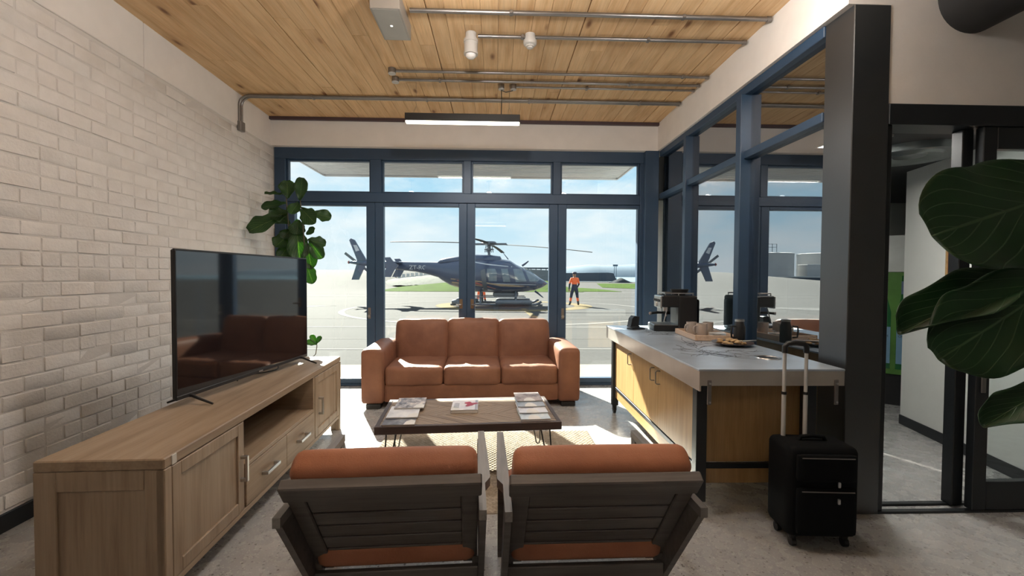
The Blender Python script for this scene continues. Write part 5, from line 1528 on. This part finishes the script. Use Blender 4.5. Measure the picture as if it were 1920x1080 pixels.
# ================================================================== PEOPLE
def person(name, label, loc, rz, joints, edges, zones, mats, cap):
    me = bpy.data.meshes.new('body')
    keys = list(joints.keys())
    me.from_pydata([joints[k][:3] for k in keys], [(keys.index(a), keys.index(c)) for a, c in edges], [])
    tmp = bpy.data.objects.new('tmp', me); COL.objects.link(tmp)
    md = tmp.modifiers.new('skin', 'SKIN'); md.use_smooth_shade = True
    for i, k in enumerate(keys):
        r_ = joints[k][3]; me.skin_vertices[0].data[i].radius = (r_, r_*(.72 if k in ('pelvis', 'waist', 'chest', 'shoulders') else 1)) if not isinstance(r_, tuple) else r_
    me.skin_vertices[0].data[keys.index('pelvis')].use_root = True
    sb = tmp.modifiers.new('sub', 'SUBSURF'); sb.levels = 2; sb.render_levels = 2
    dg = bpy.context.evaluated_depsgraph_get()
    bm_ = bpy.data.meshes.new_from_object(tmp.evaluated_get(dg))
    bpy.data.objects.remove(tmp)
    bm_.materials.clear()
    for k in mats: bm_.materials.append(M[k])
    for p in bm_.polygons: p.material_index = zones(p.center)
    bm_.shade_smooth()
    o = thing(name, label, 'person', loc, rz)
    link('body', bm_, o)
    return o
J = dict(pelvis=(0,0,.93,.155), waist=(0,0,1.08,.15), chest=(0,.01,1.28,.175), shoulders=(0,.0,1.42,.14), neck=(0,.0,1.50,.062), head0=(0,.015,1.58,.088), head1=(0,.02,1.68,.095), head2=(0,.02,1.74,.06),
         shL=(-.17,0,1.42,.080), elL=(-.265,-.02,1.15,.055), wrL=(-.275,.05,.91,.040), haL=(-.27,.075,.83,.042), fiL=(-.265,.085,.75,.022),
         shR=(.17,0,1.42,.080), elR=(.25,.02,1.15,.055), wrR=(.20,.16,.98,.040), haR=(.17,.20,.93,.042), fiR=(.14,.23,.90,.022),
         hiL=(-.10,0,.88,.115), knL=(-.175,.02,.48,.078), anL=(-.235,-.02,.10,.058), toL=(-.265,.13,.045,.048),
         hiR=(.10,0,.88,.115), knR=(.165,.02,.48,.078), anR=(.215,-.01,.10,.058), toR=(.255,.14,.045,.048))
Ed = [('pelvis','waist'),('waist','chest'),('chest','shoulders'),('shoulders','neck'),('neck','head0'),('head0','head1'),('head1','head2'),('shoulders','shL'),('shL','elL'),('elL','wrL'),('wrL','haL'),('haL','fiL'),('shoulders','shR'),('shR','elR'),('elR','wrR'),('wrR','haR'),('haR','fiR'),('pelvis','hiL'),('hiL','knL'),('knL','anL'),('anL','toL'),('pelvis','hiR'),('hiR','knR'),('knR','anR'),('anR','toR')]
def zonesA(c):
    ax = abs(c.x)
    if c.z > 1.49: return 0
    if ax > .20 and c.z < .88 and c.z > .70: return 0
    if c.z < .245: return 3
    if c.z < .42: return 1
    if ax > .19 and c.z > .70: return 1 if c.z > 1.18 else 2
    if c.z > 1.12: return 1
    return 2
pa = person('person', 'worker in orange and navy hi-vis clothes standing with back turned', (4.17, 24.26, G), R(4), J, Ed, zonesA, ('skin', 'orange_hi', 'navy', 'boot'), True)
q = MB(); q.puff((.21, .235, .12), .055, 8, (0,0,0), T(0, .01, 1.735)); q.puff((.15, .10, .02), .008, 5, (0,0,0), T(0, .14, 1.70)); q.build('cap', M['navy'], pa, 60)
M['reflect'] = plain('reflective_tape', (.5, .5, .5), .3, .3)
J2 = dict(J); 
pb = person('person', 'second worker in orange trousers half hidden behind the helicopter skids', (-.85, 26.6, G), R(190), J2, Ed, lambda c: 0 if c.z > 1.49 else (3 if c.z < .2 else (1 if c.z < .95 or c.z > 1.1 else 2)), ('skin', 'orange_hi', 'navy', 'boot'), True)
q = MB(); q.puff((.21, .235, .12), .055, 8, (0,0,0), T(0, .01, 1.735)); q.build('cap', M['navy'], pb, 60)
